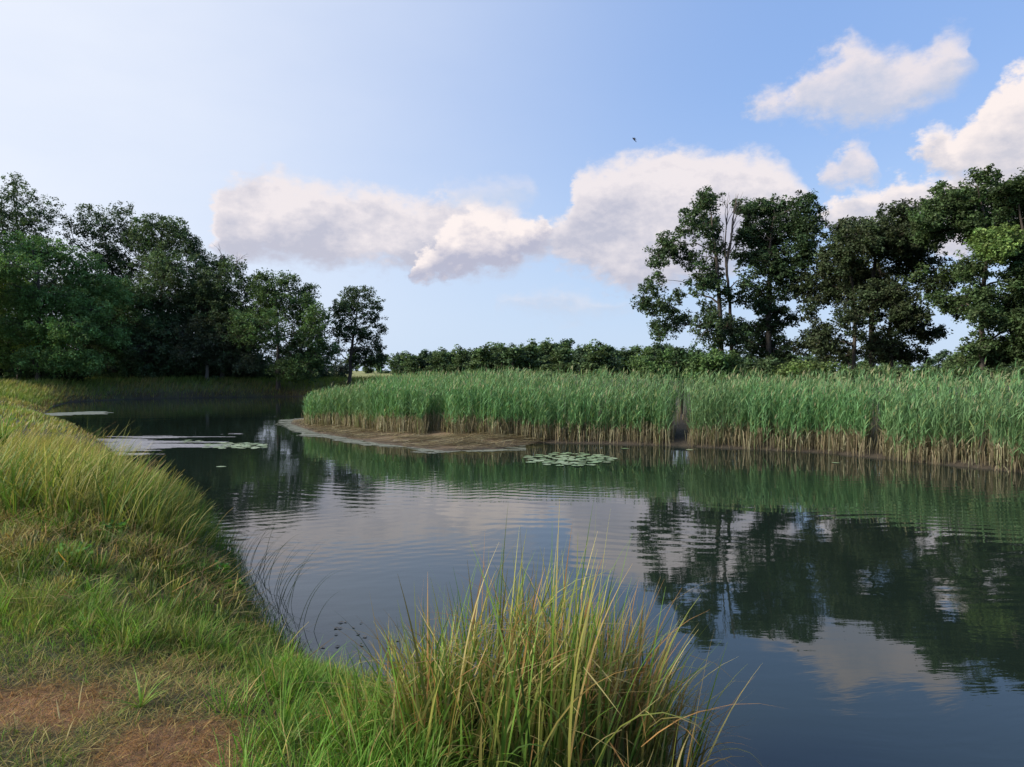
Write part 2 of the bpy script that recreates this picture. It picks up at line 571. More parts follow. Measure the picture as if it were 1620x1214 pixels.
reedside = sstep(X - (-13 + 0 * Y), 0, 1.5) * sstep(Y, 12, 15) * (1 - sstep(Y, 60, 70))
C = blend(C, np.array((.040, .032, .022)), reedside)
mudw = reedside * (1 - sstep(sd_, 3.0, 4.6)) * sstep(Y, 21, 22.5) * (1 - sstep(X, 0.2, 1.6)) * sstep(sd_, -0.1, .1)
C = blend(C, mud * 1.0, mudw * (0.30 + .70 * sstep(fbm(X * 1.2, Y * 3.5, 21), .35, .62)) * (.45 + .55 * sstep(sd_, .1, .7)))
C = blend(C, field, sstep(sd_, 14, 26) * (Y > 70))
C = blend(C, np.array((.14, .16, .06)), sstep(sd_, .3, 2) * (Y > 45) * (X < 0) * (1 - sstep(sd_, 12, 20)) * .7)
C = blend(C, np.array((.035, .034, .02)), sstep(sd_, 3, 5) * (Y > 50) * (1 - sstep(X, -20, -16)) * (1 - sstep(sd_, 26, 36)))
C = blend(C, wet, (sd_ < 0.0).astype(float))
ground = link(bpy.data.objects.new('ground', mesh_np('ground', V, Q, C, ground_material(), True)))
tag(ground, kind='structure')

wx, wy = np.linspace(-60, 60, 25), np.linspace(-14, 118, 27)
V, Q = grid_mesh(wx, wy, lambda a, b: np.zeros_like(a))
water = link(bpy.data.objects.new('pond_water', mesh_np('pond_water', V, Q, None, water_material(), True)))
tag(water, kind='structure')

# ------------------------------------------------------------------ blades of grass
def blades(P, H, Wd, az, lean, curl, nseg, c0, c1, twist=None, taper=2.0, blunt=0.0):
    """ribbons rooted at P: height H, width Wd, leaning towards az by lean and bending on by curl"""
    N = len(P)
    P = np.asarray(P, np.float32)
    t = np.linspace(0, 1, nseg + 1)
    ang = lean[:, None] + curl[:, None] * t[None] ** 1.6
    st = (H / nseg)[:, None]
    mid = (ang[:, 1:] + ang[:, :-1]) / 2
    hor = np.concatenate([np.zeros((N, 1)), np.cumsum(np.sin(mid) * st, 1)], 1)
    ver = np.concatenate([np.zeros((N, 1)), np.cumsum(np.cos(mid) * st, 1)], 1)
    dx, dy = np.sin(az), np.cos(az)
    ctr = np.stack([P[:, 0, None] + hor * dx[:, None], P[:, 1, None] + hor * dy[:, None], P[:, 2, None] + ver], -1)
    tw = (R.uniform(-1.2, 1.2, N) if twist is None else twist)
    sx, sy = np.cos(az + tw), -np.sin(az + tw)
    side = np.stack([sx, sy, np.zeros(N)], -1)
    wprof = np.maximum((1 - t ** taper) * (1 - blunt) + blunt, 0.06) * np.minimum(1, 0.55 + 2.5 * t)
    off = side[:, None, :] * (Wd[:, None] * wprof[None] / 2)[..., None]
    Vv = np.stack([ctr - off, ctr + off], 2).reshape(N, -1, 3)
    k = (nseg + 1) * 2
    base = np.arange(nseg) * 2
    q = np.stack([base, base + 1, base + 3, base + 2], -1)
    Qq = (np.arange(N)[:, None, None] * k + q[None]).reshape(-1, 4)
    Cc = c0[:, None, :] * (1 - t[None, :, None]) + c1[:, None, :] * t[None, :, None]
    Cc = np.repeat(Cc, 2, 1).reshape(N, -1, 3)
    return Vv.reshape(-1, 3), Qq, Cc.reshape(-1, 3)


def scatter(n, x0, x1, y0, y1, prob):
    x = R.uniform(x0, x1, n); y = R.uniform(y0, y1, n)
    keep = R.random(n) < prob(x, y)
    x, y = x[keep], y[keep]
    return x, y, ground_z(x, y)


def pick(cols, n, w=None, var=0.18):
    cols = np.array(cols, float)
    i = R.choice(len(cols), n, p=None if w is None else np.array(w) / sum(w))
    return cols[i] * (1 + R.normal(0, var, (n, 1))).clip(.45, 1.7)


GREEN = (.13, .225, .052); FRESH = (.165, .30, .060); OLIVE = (.21, .235, .075); YELL = (.36, .34, .12)
STRAW = (.46, .37, .20); TAN = (.36, .255, .135); RUST = (.36, .19, .095); DARK = (.065, .115, .04)

# ------------------------------------------------------------------ trees
def tube(bag, pts, radii, color, sides=6):
    pts = [Vector(p) for p in pts]
    n = len(pts)
    vs_, up = [], Vector((0.3, 1, 0.2)).normalized()
    for i, p in enumerate(pts):
        d = (pts[min(i + 1, n - 1)] - pts[max(i - 1, 0)])
        d = d.normalized() if d.length > 1e-6 else Vector((0, 0, 1))
        a = d.cross(up)
        if a.length < 1e-3:
            a = d.cross(Vector((1, 0, 0)))
        a.normalize()
        b = d.cross(a)
        for k in range(sides):
            th = 2 * math.pi * k / sides
            vs_.append(p + (a * math.cos(th) + b * math.sin(th)) * radii[i])
    qs = []
    for i in range(n - 1):
        for k in range(sides):
            k2 = (k + 1) % sides
            qs.append((i * sides + k, i * sides + k2, (i + 1) * sides + k2, (i + 1) * sides + k))
    bag.add([tuple(v) for v in vs_], qs, color)


def bend(p0, p1, sag=0.12, n=4, jit=0.05):
    """a crooked limb from p0 to p1"""
    p0, p1 = Vector(p0), Vector(p1)
    L = (p1 - p0).length
    out = []
    for i in range(n + 1):
        t = i / n
        p = p0.lerp(p1, t)
        p.z += math.sin(t * math.pi) * sag * L
        if 0 < i < n:
            p += Vector((random.uniform(-1, 1), random.uniform(-1, 1), random.uniform(-1, 1))) * jit * L
        out.append(p)
    return out


def leaf_mesh(bag, centres, rads, nper, size, cols, squash=0.78, droop=0.0):
    """clumps of small folded leaves round the given twig ends"""
    K = len(centres)
    n = K * nper
    ci = np.repeat(np.arange(K), nper)
    u = R.normal(size=(n, 3))
    u /= np.linalg.norm(u, axis=1, keepdims=True)
    r = R.random((n, 1)) ** 0.45
    pos = centres[ci] + u * r * rads[ci][:, None] * np.array((1, 1, squash))
    if droop:
        pos[:, 2] -= droop * rads[ci] * (r[:, 0] ** 2)
    a = R.normal(size=(n, 3)) * np.array((1, 1, .55)) + u * .8 + np.array((0, 0, -.25 - droop))
    a /= np.linalg.norm(a, axis=1, keepdims=True)
    b = np.cross(a, R.normal(size=(n, 3)) * .6 + np.array((0, 0, 1)))
    b /= np.linalg.norm(b, axis=1, keepdims=True) + 1e-9
    nrm = np.cross(a, b)
    s = size * R.uniform(.65, 1.35, (n, 1))
    v0 = pos - a * s * .5
    v2 = pos + a * s * .5
    v1 = pos + b * s * .34 + nrm * s * .10
    v3 = pos - b * s * .34 + nrm * s * .10
    Vv = np.stack([v0, v1, v2, v3], 1).reshape(-1, 3)
    Qq = np.arange(n * 4).reshape(-1, 4)
    c = cols[ci] * (1 + R.normal(0, .16, (n, 1))).clip(.5, 1.6)
    bag.add(Vv, Qq, np.repeat(c, 4, 0))


def tree(name, label, base, stems, lobes, leaf, clump, dens, tint, group=None, cat='tree', nper=44, droop=0.0,
         bark=(.060, .050, .040), dead=(), twigs=True, accents=(), var=0.2):
    """a tree: stems are polylines with radii, lobes (centre, rx, ry, rz, density) carry the foliage"""
    root = empty(name, base, label, cat, group)
    if cat == 'bush':
        dens *= .6; tint = tuple(v * 1.45 for v in tint)
    o3 = np.array(base, float)
    wood, fol = Bag(), Bag()
    nodes = []
    for pts, rr in stems:
        pp = [Vector(p) - Vector(base) for p in pts]
        fine, fr = [], []
        for i in range(len(pp) - 1):
            for k in range(4):
                t = k / 4
                q = pp[i].lerp(pp[i + 1], t)
                if i or k:
                    q += Vector((random.uniform(-1, 1), random.uniform(-1, 1), 0)) * rr[0] * .22
                fine.append(q); fr.append(rr[i] * (1 - t) + rr[i + 1] * t)
        fine.append(pp[-1]); fr.append(rr[-1])
        fr[0] *= 1.35
        tube(wood, fine, fr, bark, 9)
        nodes += [(p, r) for p, r in zip(fine, fr)]
    for lb in lobes:
        c, rx, ry, rz = np.array(lb[0]) - o3, lb[1], lb[2], lb[3]
        dn = lb[4] if len(lb) > 4 else 1.0
        k = max(4, int(dens * 6.0 * dn * (rx * rz + rx * ry + ry * rz) / 3 / clump ** 2))
        u = R.normal(size=(k, 3))
        u /= np.linalg.norm(u, axis=1, keepdims=True)
        cc = c + u * (R.random((k, 1)) ** .42) * np.array((rx, ry, rz)) * np.where(R.random((k, 1)) < .14, R.uniform(1.05, 1.35, (k, 1)), 1)
        rr = clump * R.uniform(.6, 1.3, k)
        bright = R.uniform(.82, 1.22) + R.normal(0, var, (k, 1))
        cols = np.array(tint if len(lb) < 6 else lb[5])[None] * bright.clip(.5, 1.7) * (1 + R.normal(0, .05, (k, 3)))
        leaf_mesh(fol, cc, rr, nper, leaf, cols, droop=droop)
        # limb to the lobe, twigs to its clumps
        cv = Vector(c)
        best = min(nodes, key=lambda q: (q[0] - cv).length + max(0, q[0].z - cv.z + .2 * max(rx, rz)) * 2.0)
        r0 = max(.02, best[1] * .5)
        limb = bend(best[0], cv, .10, 5, .06)
        tube(wood, limb, [r0 * (1 - .75 * i / 5) for i in range(6)], bark, 6)
        lim_r = max(.012, r0 * .3)
        if twigs:
            for q in cc[:: 2]:
                qv = Vector(q)
                s = min(limb[2:], key=lambda p: (p - qv).length)
                tube(wood, bend(s, qv, .05, 2, .08), [lim_r, lim_r * .6, .006], bark, 4)
        nodes.append((cv, r0 * .45))
    wood.obj('trunk', M_BARK, root, True)
    fol.obj('crown', M_LEAF, root)
    for pts, rr in dead:
        b = Bag()
        pp = [Vector(p) - Vector(base) for p in pts]
        tube(b, pp, rr, (.12, .10, .085), 5)
        for i in range(1, len(pp)):
            for s in range(3):
                d = (pp[i] - pp[i - 1]).normalized()
                e = pp[i] + (d + Vector((random.uniform(-.8, .8), random.uniform(-.8, .8), random.uniform(-.2, .5)))) * random.uniform(.3, .7)
                br = bend(pp[i - 1].lerp(pp[i], .6), e, .05, 3, .08)
                tube(b, br, [rr[i] * .6 + .008, rr[i] * .5 + .006, .008, .005], (.13, .11, .095), 4)
        d = b.obj('dead_branch', M_BARK, root, True)
        d['label'] = 'bare dead branch without leaves'
    return root


def px_lobes(rows, d, ox=0, oy=0, sc=1.0, spread=.9, flat=.85, grow=1.0):
    """crown lobes measured on the photograph, given their own depth"""
    xs_ = [r[0] for r in rows]
    wid = (max(xs_) - min(xs_)) * sc / F * d
    out = []
    for r in rows:
        y = d + random.uniform(-.5, .5) * wid * spread * .8
        p = at_px(ox + r[0] * sc, oy + r[1] * sc, d)
        p.y = y
        rx, rz = r[2] * sc / F * d * grow, r[3] * sc / F * d * grow
        out.append((tuple(p), rx, (rx + rz) / 2 * flat * 1.25, rz, *(r[4:])))
    return out


def px_stem(pts, d, ox=0, oy=0, sc=1.0):
    return [tuple(at_px(ox + x * sc, oy + y * sc, d)) for x, y in pts]


def grounded(px_x, d):
    x = (px_x - W / 2) / F * d
    return (x, d, float(ground_z(np.array([x]), np.array([d]))[0]) - .03)


OAK = (.052, .086, .040)

# the five large trees behind the reeds on the right ---------------------------------------
s4, o4 = 340 / 1331, (980, 290)
d = 38.0
b = grounded(980 + 635 * s4, d)
rows = [(545, 120, 68, 55), (430, 220, 78, 60), (560, 230, 70, 85), (480, 150, 50, 50), (330, 370, 100, 62), (250, 440, 85, 60), (195, 520, 48, 34), (430, 460, 68, 70),
        (455, 560, 45, 50), (240, 575, 28, 36), (390, 330, 60, 50), (470, 650, 95, 55), (560, 615, 62, 45), (400, 690, 40, 40), (160, 660, 72, 48), (120, 755, 55, 42),
        (215, 760, 65, 52), (330, 745, 82, 52), (290, 890, 78, 70), (240, 945, 44, 40), (420, 830, 82, 62), (500, 900, 90, 70), (600, 780, 62, 70),
        (640, 900, 70, 70), (560, 975, 75, 50), (740, 620, 62, 60), (730, 720, 55, 50), (715, 880, 50, 45), (710, 970, 75, 55),
        (600, 400, 26, 80), (620, 560, 34, 70), (645, 690, 38, 70), (640, 415, 24, 45), (525, 330, 50, 40), (520, 430, 30, 30)]
tree('oak_tree', 'open crowned oak with bare dead top branches behind the reeds', b,
     [([b] + px_stem([(628, 900), (610, 600), (598, 430), (560, 130)], d, *o4, s4), [.14, .12, .10, .075, .025]),
      ([(b[0] + .55, b[1] + .3, b[2])] + px_stem([(692, 900), (680, 700), (662, 520), (672, 420)], d, *o4, s4), [.095, .085, .075, .065, .05])],
     px_lobes(rows, d, *o4, s4, grow=1.27), .125, .235, .80, OAK, 'large trees behind the reed bed', nper=26,
     dead=[(px_stem([(662, 520), (690, 380), (700, 220), (728, 130)], d, *o4, s4), [.06, .042, .026, .010]),
           (px_stem([(660, 520), (655, 360), (668, 200), (668, 130)], d, *o4, s4), [.055, .038, .022, .010]),
           (px_stem([(672, 420), (700, 300), (712, 150)], d, *o4, s4), [.035, .022, .010])])
d = 38.5
b = grounded(980 + 925 * s4, d)
rows = [(900, 135, 90, 50), (1000, 165, 105, 75), (1120, 160, 82, 58), (1190, 225, 66, 62), (780, 130, 48, 40), (760, 220, 44, 60), (880, 280, 85, 75), (1030, 290, 115, 85),
        (1150, 310, 95, 65), (1215, 390, 75, 50), (760, 340, 46, 42), (800, 440, 60, 52), (870, 500, 66, 52), (960, 440, 95, 95), (1070, 430, 80, 70), (950, 570, 95, 75),
        (1040, 560, 80, 70), (1100, 500, 50, 42), (900, 680, 85, 60), (1000, 670, 66, 52), (870, 775, 66, 40), (980, 790, 76, 52), (1070, 835, 48, 32), (840, 885, 76, 50),
        (950, 900, 95, 70), (870, 1000, 95, 70), (990, 1030, 85, 70), (920, 350, 80, 80)]
tree('oak_tree', 'tall dense oak with a domed crown, right of the oak with dead branches', b,
     [([b] + px_stem([(922, 900), (932, 600), (930, 420), (960, 160)], d, *o4, s4), [.17, .15, .12, .08, .03])],
     px_lobes(rows, d, *o4, s4, grow=1.27), .125, .24, 1.15, (.050, .084, .040), 'large trees behind the reed bed', nper=27)
s5, o5 = 340 / 1147, (1280, 260)
d = 36.0
b = grounded(1280 + 335 * s5, d)
rows = [(430, 285, 90, 42), (290, 345, 95, 52), (550, 335, 85, 55), (200, 430, 105, 80), (350, 430, 130, 85), (520, 430, 125, 85), (130, 500, 85, 90), (250, 560, 115, 90),
        (420, 580, 130, 80), (560, 540, 95, 75), (60, 640, 85, 75), (170, 690, 85, 50), (330, 710, 125, 55), (480, 690, 95, 60), (590, 660, 75, 40), (140, 840, 80, 65, .7),
        (300, 800, 80, 50, .7), (430, 800, 80, 60), (530, 850, 85, 70), (620, 905, 68, 38), (110, 950, 95, 60, .8), (350, 960, 85, 70, .8), (470, 980, 95, 60), (210, 1000, 85, 60, .8),
        (560, 1010, 75, 40), (20, 930, 60, 70), (140, 355, 32, 32), (0, 780, 40, 50, .7)]
tree('broad_tree', 'broad dark tree on several stems, just left of the gap of low sky', b,
     [([b] + px_stem([(335, 800), (340, 600), (380, 330)], d, *o5, s5), [.15, .12, .09, .03]),
      ([(b[0] - .8, b[1] + .3, b[2])] + px_stem([(245, 850), (235, 650), (180, 450)], d, *o5, s5), [.10, .085, .07, .03]),
      ([(b[0] + 1.0, b[1] - .2, b[2])] + px_stem([(432, 880), (450, 650), (520, 430)], d, *o5, s5), [.09, .075, .06, .03])],
     px_lobes(rows, d, *o5, s5, grow=1.32), .125, .24, 1.5, (.056, .078, .040), 'large trees behind the reed bed', nper=27)
d = 31.0
b = grounded(1280 + 925 * s5, d)
SUNLIT = (.13, .20, .062)  # lighter leaf colour that paints sunlight onto some sprays
rows = [(780, 110, 32, 36, .9), (890, 85, 58, 40, .9), (700, 230, 78, 52), (820, 190, 95, 62), (950, 200, 95, 72), (1060, 140, 95, 62), (1140, 190, 80, 85), (640, 295, 76, 36), (760, 335, 85, 50),
        (880, 310, 95, 72), (1010, 300, 95, 72), (930, 420, 105, 50, 1.2, SUNLIT), (880, 495, 78, 42, 1.2, SUNLIT), (1040, 430, 95, 80, 1, SUNLIT), (1130, 520, 78, 80), (960, 550, 85, 52), (770, 530, 48, 60, .35), (700, 560, 40, 45, .3),
        (830, 600, 65, 40, .6), (1050, 640, 105, 70), (720, 720, 75, 32, .7), (850, 715, 95, 50), (960, 740, 85, 52), (1100, 760, 88, 72), (790, 805, 62, 24, .7), (900, 830, 75, 50),
        (1030, 880, 95, 70), (930, 960, 75, 52), (1080, 1000, 105, 70), (850, 985, 75, 16, .6), (970, 1040, 120, 40), (1150, 110, 80, 60), (1220, 130, 80, 70), (1300, 180, 90, 90), (1230, 250, 90, 90), (1240, 430, 90, 90), (1230, 620, 95, 95), (1230, 820, 95, 95), (1220, 980, 95, 80),
        (1340, 350, 90, 110), (1350, 600, 100, 110), (1330, 850, 90, 100)]
tree('broad_tree', 'large spreading tree with sprays coloured as sunlit, at the right edge of the picture', b,
     [([b] + px_stem([(922, 850), (935, 600), (960, 380), (900, 120)], d, *o5, s5), [.13, .105, .085, .06, .025]),
      ([(b[0] + 2.2, b[1] + .6, b[2])] + px_stem([(1180, 800), (1170, 520), (1120, 220)], d, *o5, s5), [.13, .11, .085, .03])],
     px_lobes(rows, d, *o5, s5, grow=1.32), .115, .23, 1.75, (.066, .106, .044), 'large trees behind the reed bed', nper=27)
d = 47.0
b = grounded(1735, d)
rows = [(1700, 380, 60, 60), (1760, 340, 60, 60), (1680, 470, 70, 60), (1760, 450, 70, 70), (1720, 530, 70, 50), (1800, 520, 60, 60)]
tree('broad_tree', 'tree behind the spreading tree at the right edge', b, [([b] + px_stem([(1735, 480), (1740, 350)], d), [.18, .14, .05])],
     px_lobes(rows, d), .22, .55, 1.1, OAK, 'large trees behind the reed bed', nper=34)

# the wood on the left bank ------------------------------------------------------------------
G_LEFT = 'trees of the wood on the left bank'
BLUEG = (.082, .126, .062)
def left(name, label, d, bx, stem, rows, tint, leaf=.18, clump=.42, dens=1.3, nper=26, **kw):
    b = grounded(bx, d)
    sw = kw.pop('sw', .19)
    n = len(stem)
    dens *= .82
    return tree(name, label, b, [([b] + px_stem(stem, d), [sw * (1 - .8 * i / n) for i in range(n + 1)])], px_lobes(rows, d), leaf, clump, dens, tint, G_LEFT, nper=nper, **kw)

left('broad_tree', 'tallest airy tree of the left wood, rising at the left edge', 70, 30, [(32, 480), (28, 360), (20, 300)],
     [(20, 290, 22, 16, .6), (-20, 300, 40, 22, .8), (50, 315, 26, 16, .7), (75, 330, 28, 18, .7), (10, 335, 45, 28), (60, 360, 45, 26), (100, 355, 24, 22, .7), (-40, 350, 50, 40), (20, 385, 55, 30),
      (-20, 430, 70, 50), (50, 440, 60, 45), (40, 520, 70, 50), (-30, 520, 60, 50)], BLUEG, dens=1.0)
left('broad_tree', 'ivy clad tree with forked bare limbs, behind the bright green tree on the left', 72, 165, [(168, 500), (178, 430), (160, 350)],
     [(150, 340, 26, 14, .7), (190, 338, 24, 16, .7), (170, 362, 40, 20), (205, 372, 22, 24), (135, 375, 24, 22, .6), (185, 400, 32, 26), (180, 425, 28, 26, 1.5), (150, 405, 28, 20, .6), (190, 470, 40, 40),
      (150, 500, 50, 50), (200, 540, 45, 45)], (.072, .11, .058), dens=1.15,
     dead=[(px_stem([(150, 410), (118, 385), (110, 355)], 72), [.07, .05, .02])])
left('broad_tree', 'rounded dense tree in the middle of the left wood, next to the dead topped tree', 71, 255, [(256, 500), (255, 400), (255, 355)],
     [(240, 355, 30, 16), (275, 362, 26, 18), (222, 378, 28, 22, .8), (260, 385, 45, 28), (300, 385, 16, 22), (305, 400, 20, 22), (235, 420, 45, 30), (280, 430, 45, 35), (250, 480, 60, 45), (300, 480, 40, 45), (260, 550, 60, 50)],
     BLUEG, dens=1.45)
left('broad_tree', 'dark tree of the left wood with dead twigs at its top', 71, 352, [(350, 500), (348, 430)],
     [(340, 418, 26, 16), (372, 425, 22, 16), (325, 430, 24, 22), (355, 450, 40, 26), (390, 450, 20, 20), (330, 490, 45, 40), (375, 500, 40, 40), (350, 550, 55, 45)], BLUEG, dens=1.4,
     dead=[(px_stem([(350, 425), (352, 405), (345, 393)], 71), [.05, .03, .01]), (px_stem([(372, 425), (376, 412), (384, 408)], 71), [.04, .025, .01])])
left('broad_tree', 'greener tree with a sloping crown at the right end of the left wood', 69, 440, [(440, 540), (436, 460), (430, 440)],
     [(420, 440, 24, 12), (450, 442, 22, 14), (475, 460, 22, 16), (485, 482, 18, 16), (430, 465, 40, 22), (460, 485, 36, 24), (410, 480, 30, 30), (420, 520, 45, 34), (470, 520, 38, 32), (500, 525, 20, 28),
      (440, 555, 45, 20, .7), (490, 560, 36, 30), (515, 560, 18, 30), (505, 490, 12, 12, .7), (510, 505, 20, 18), (480, 585, 45, 18)], (.080, .135, .050), dens=1.5)
left('oak_tree', 'small separate oak with sky round it, standing right of the left wood', 73, 553, [(556, 560), (562, 510), (568, 470)],
     [(570, 465, 26, 12), (545, 475, 20, 14), (590, 480, 16, 14), (560, 490, 34, 18), (535, 500, 14, 16), (590, 505, 18, 14), (602, 520, 8, 12), (560, 520, 32, 16), (585, 535, 22, 14), (540, 530, 20, 18, .8),
      (600, 548, 10, 12), (570, 555, 30, 14), (596, 565, 14, 12), (572, 572, 24, 9), (535, 560, 12, 14, .5)], OAK, leaf=.17, clump=.34, dens=1.0, sw=.2)
left('beech_tree', 'bright green tree with layered drooping sprays, nearest tree at the left edge', 61, 60, [(62, 520), (60, 430), (50, 390)],
     [(20, 385, 40, 22), (60, 395, 50, 24), (100, 410, 40, 22), (-20, 400, 50, 40), (40, 430, 70, 26), (110, 440, 50, 22), (145, 460, 30, 20), (10, 470, 60, 28), (80, 475, 65, 24), (140, 490, 40, 20),
      (20, 455, 26, 12, 1.2, (.22, .26, .05)), (50, 515, 60, 24), (115, 520, 50, 22), (155, 530, 25, 20), (10, 500, 22, 8, 1.2, (.24, .28, .055)), (45, 530, 36, 10, 1.2, (.22, .28, .055)), (75, 540, 26, 10, 1.2, (.20, .26, .05)),  # the yellow lobes have sunlight painted into their leaf colour
      (50, 552, 28, 11, 1.3, (.22, .27, .055)), (-30, 460, 50, 50), (-40, 540, 50, 40), (10, 560, 50, 26), (90, 565, 60, 24), (140, 570, 36, 20)], (.13, .23, .075), leaf=.17, clump=.42, dens=1.6, droop=.5)
left('hornbeam_tree', 'dark green bushy tree beside the bright green tree, branches hanging to the bank', 70, 205, [(205, 540), (200, 480)],
     [(175, 455, 40, 22), (215, 470, 45, 26), (160, 500, 40, 28), (210, 515, 60, 30), (255, 510, 36, 36), (180, 550, 60, 30), (240, 560, 50, 30), (200, 585, 70, 16), (270, 560, 24, 30)], (.082, .14, .06), leaf=.18, clump=.42, dens=1.6, droop=.4)
left('willow_tree', 'low rounded olive tree with a pale stem, before the dark left wood', 70, 328, [(327, 570), (330, 530)],
     [(325, 512, 30, 12), (355, 515, 28, 14), (300, 530, 24, 22), (340, 540, 45, 22), (385, 540, 26, 22), (370, 565, 40, 18), (310, 560, 26, 18), (400, 570, 22, 14)], (.085, .105, .060), leaf=.17, clump=.40, dens=1.4, droop=.5, bark=(.16, .15, .13), sw=.2)
left('broad_tree', 'shadowed tree filling the dark behind the low olive tree', 74, 300, [(300, 560), (300, 480)],
     [(290, 470, 50, 40), (330, 480, 45, 40), (290, 530, 60, 40), (350, 540, 60, 45), (400, 520, 45, 40), (300, 585, 60, 22), (380, 588, 60, 18)], BLUEG, dens=1.5)
left('broad_tree', 'shadowed tree in the left wood behind the dark bushy tree', 76, 130, [(130, 540), (130, 470)],
     [(110, 460, 60, 40), (180, 480, 60, 40), (130, 530, 80, 40), (220, 550, 60, 40), (60, 560, 80, 40), (150, 590, 90, 18)], BLUEG, dens=1.4)
left('beech_tree', 'overhanging tree left of the bright green tree, partly outside the picture', 58, -130, [(-130, 500), (-130, 380)],
     [(-120, 330, 60, 40), (-170, 360, 60, 50), (-90, 400, 60, 50), (-150, 450, 90, 60), (-100, 520, 80, 50), (-190, 540, 80, 50)], (.08, .145, .052), leaf=.22, clump=.55, dens=1.2, droop=.4)

# bushes at the foot of the wood and beyond the inlet
def bush(label, d, cx, rows, tint, leaf, clump, dens, group, nper=34, name='bush'):
    b = grounded(cx, d)
    top = min(r[1] for r in rows)
    p = at_px(cx, (top + rows[0][1]) / 2, d)
    stems = [([b, (p.x + dx, p.y + .1 * k, max(p.z, b[2] + .5))], [.05, .02]) for k, dx in enumerate((-.25, 0, .3))]
    return tree(name, label, b, stems, px_lobes(rows, d), leaf, clump, dens, tint, group, cat='bush', nper=nper, twigs=False)

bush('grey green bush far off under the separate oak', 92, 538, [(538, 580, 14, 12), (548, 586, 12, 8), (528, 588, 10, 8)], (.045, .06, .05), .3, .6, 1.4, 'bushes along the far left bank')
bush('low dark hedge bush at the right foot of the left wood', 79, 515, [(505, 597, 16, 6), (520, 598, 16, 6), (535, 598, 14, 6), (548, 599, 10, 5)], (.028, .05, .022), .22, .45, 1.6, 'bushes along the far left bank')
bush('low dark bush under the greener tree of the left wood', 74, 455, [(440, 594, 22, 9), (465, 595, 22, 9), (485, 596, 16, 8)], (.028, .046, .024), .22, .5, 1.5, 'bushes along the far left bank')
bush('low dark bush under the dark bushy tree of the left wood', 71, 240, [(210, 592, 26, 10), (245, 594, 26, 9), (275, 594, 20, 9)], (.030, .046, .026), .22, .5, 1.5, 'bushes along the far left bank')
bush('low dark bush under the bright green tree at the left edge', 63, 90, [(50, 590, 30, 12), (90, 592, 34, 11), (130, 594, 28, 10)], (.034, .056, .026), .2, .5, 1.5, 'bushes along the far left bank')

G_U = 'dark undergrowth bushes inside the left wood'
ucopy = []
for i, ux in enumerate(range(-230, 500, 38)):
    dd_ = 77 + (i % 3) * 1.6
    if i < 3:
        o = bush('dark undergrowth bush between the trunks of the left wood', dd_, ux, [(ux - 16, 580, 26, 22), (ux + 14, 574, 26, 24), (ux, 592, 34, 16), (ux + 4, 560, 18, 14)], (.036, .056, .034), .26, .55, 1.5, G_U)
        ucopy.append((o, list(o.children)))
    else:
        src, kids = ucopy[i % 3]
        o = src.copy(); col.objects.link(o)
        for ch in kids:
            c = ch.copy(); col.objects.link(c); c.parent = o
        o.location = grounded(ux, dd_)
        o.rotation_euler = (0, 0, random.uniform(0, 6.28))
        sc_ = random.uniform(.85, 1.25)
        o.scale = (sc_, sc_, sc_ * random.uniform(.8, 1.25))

# bushes between the reeds and the large trees
G_B = 'bushes in a row behind the reed bed'
for lab, d, cx, rows, tint in [
    ('rounded light green bush at the left end of the row behind the reeds', 34, 1032, [(1020, 578, 22, 15), (1040, 572, 24, 16), (1032, 590, 34, 12)], (.055, .096, .034)),
    ('dark upright bush under the left limbs of the oak with dead branches', 36, 1078, [(1072, 562, 18, 14), (1088, 568, 18, 20), (1066, 584, 22, 16), (1085, 588, 30, 12)], (.036, .064, .028)),
    ('large light green bush before the foot of the oak with dead branches', 32, 1130, [(1110, 574, 24, 18), (1138, 566, 28, 14), (1160, 576, 22, 16), (1130, 590, 48, 14)], (.056, .098, .034)),
    ('dark bush behind the reeds at the foot of the tall dense oak', 34, 1205, [(1190, 582, 22, 12), (1215, 580, 26, 14), (1205, 592, 40, 10)], (.040, .064, .030)),
    ('wide yellow green bush behind the reeds, right of the tall dense oak', 31, 1275, [(1250, 586, 28, 12), (1285, 584, 30, 13), (1320, 588, 26, 11)], (.070, .104, .034)),
    ('low olive bush behind the reeds at the foot of the broad dark tree', 31, 1385, [(1350, 590, 30, 10), (1390, 588, 34, 11), (1430, 591, 28, 10)], (.050, .076, .032)),
    ('low bush behind the reeds below the gap of low sky', 30, 1490, [(1465, 590, 28, 10), (1500, 588, 30, 11), (1530, 590, 22, 10)], (.046, .078, .030)),
    ('low dark bush behind the reeds, under the spreading tree at the right edge', 29, 1580, [(1560, 588, 28, 12), (1600, 588, 34, 13), (1640, 588, 30, 14), (1680, 588, 30, 14)], (.044, .072, .030))]:
    bush(lab, d, cx, rows, tint, .13, .28, 1.5, G_B, nper=34)

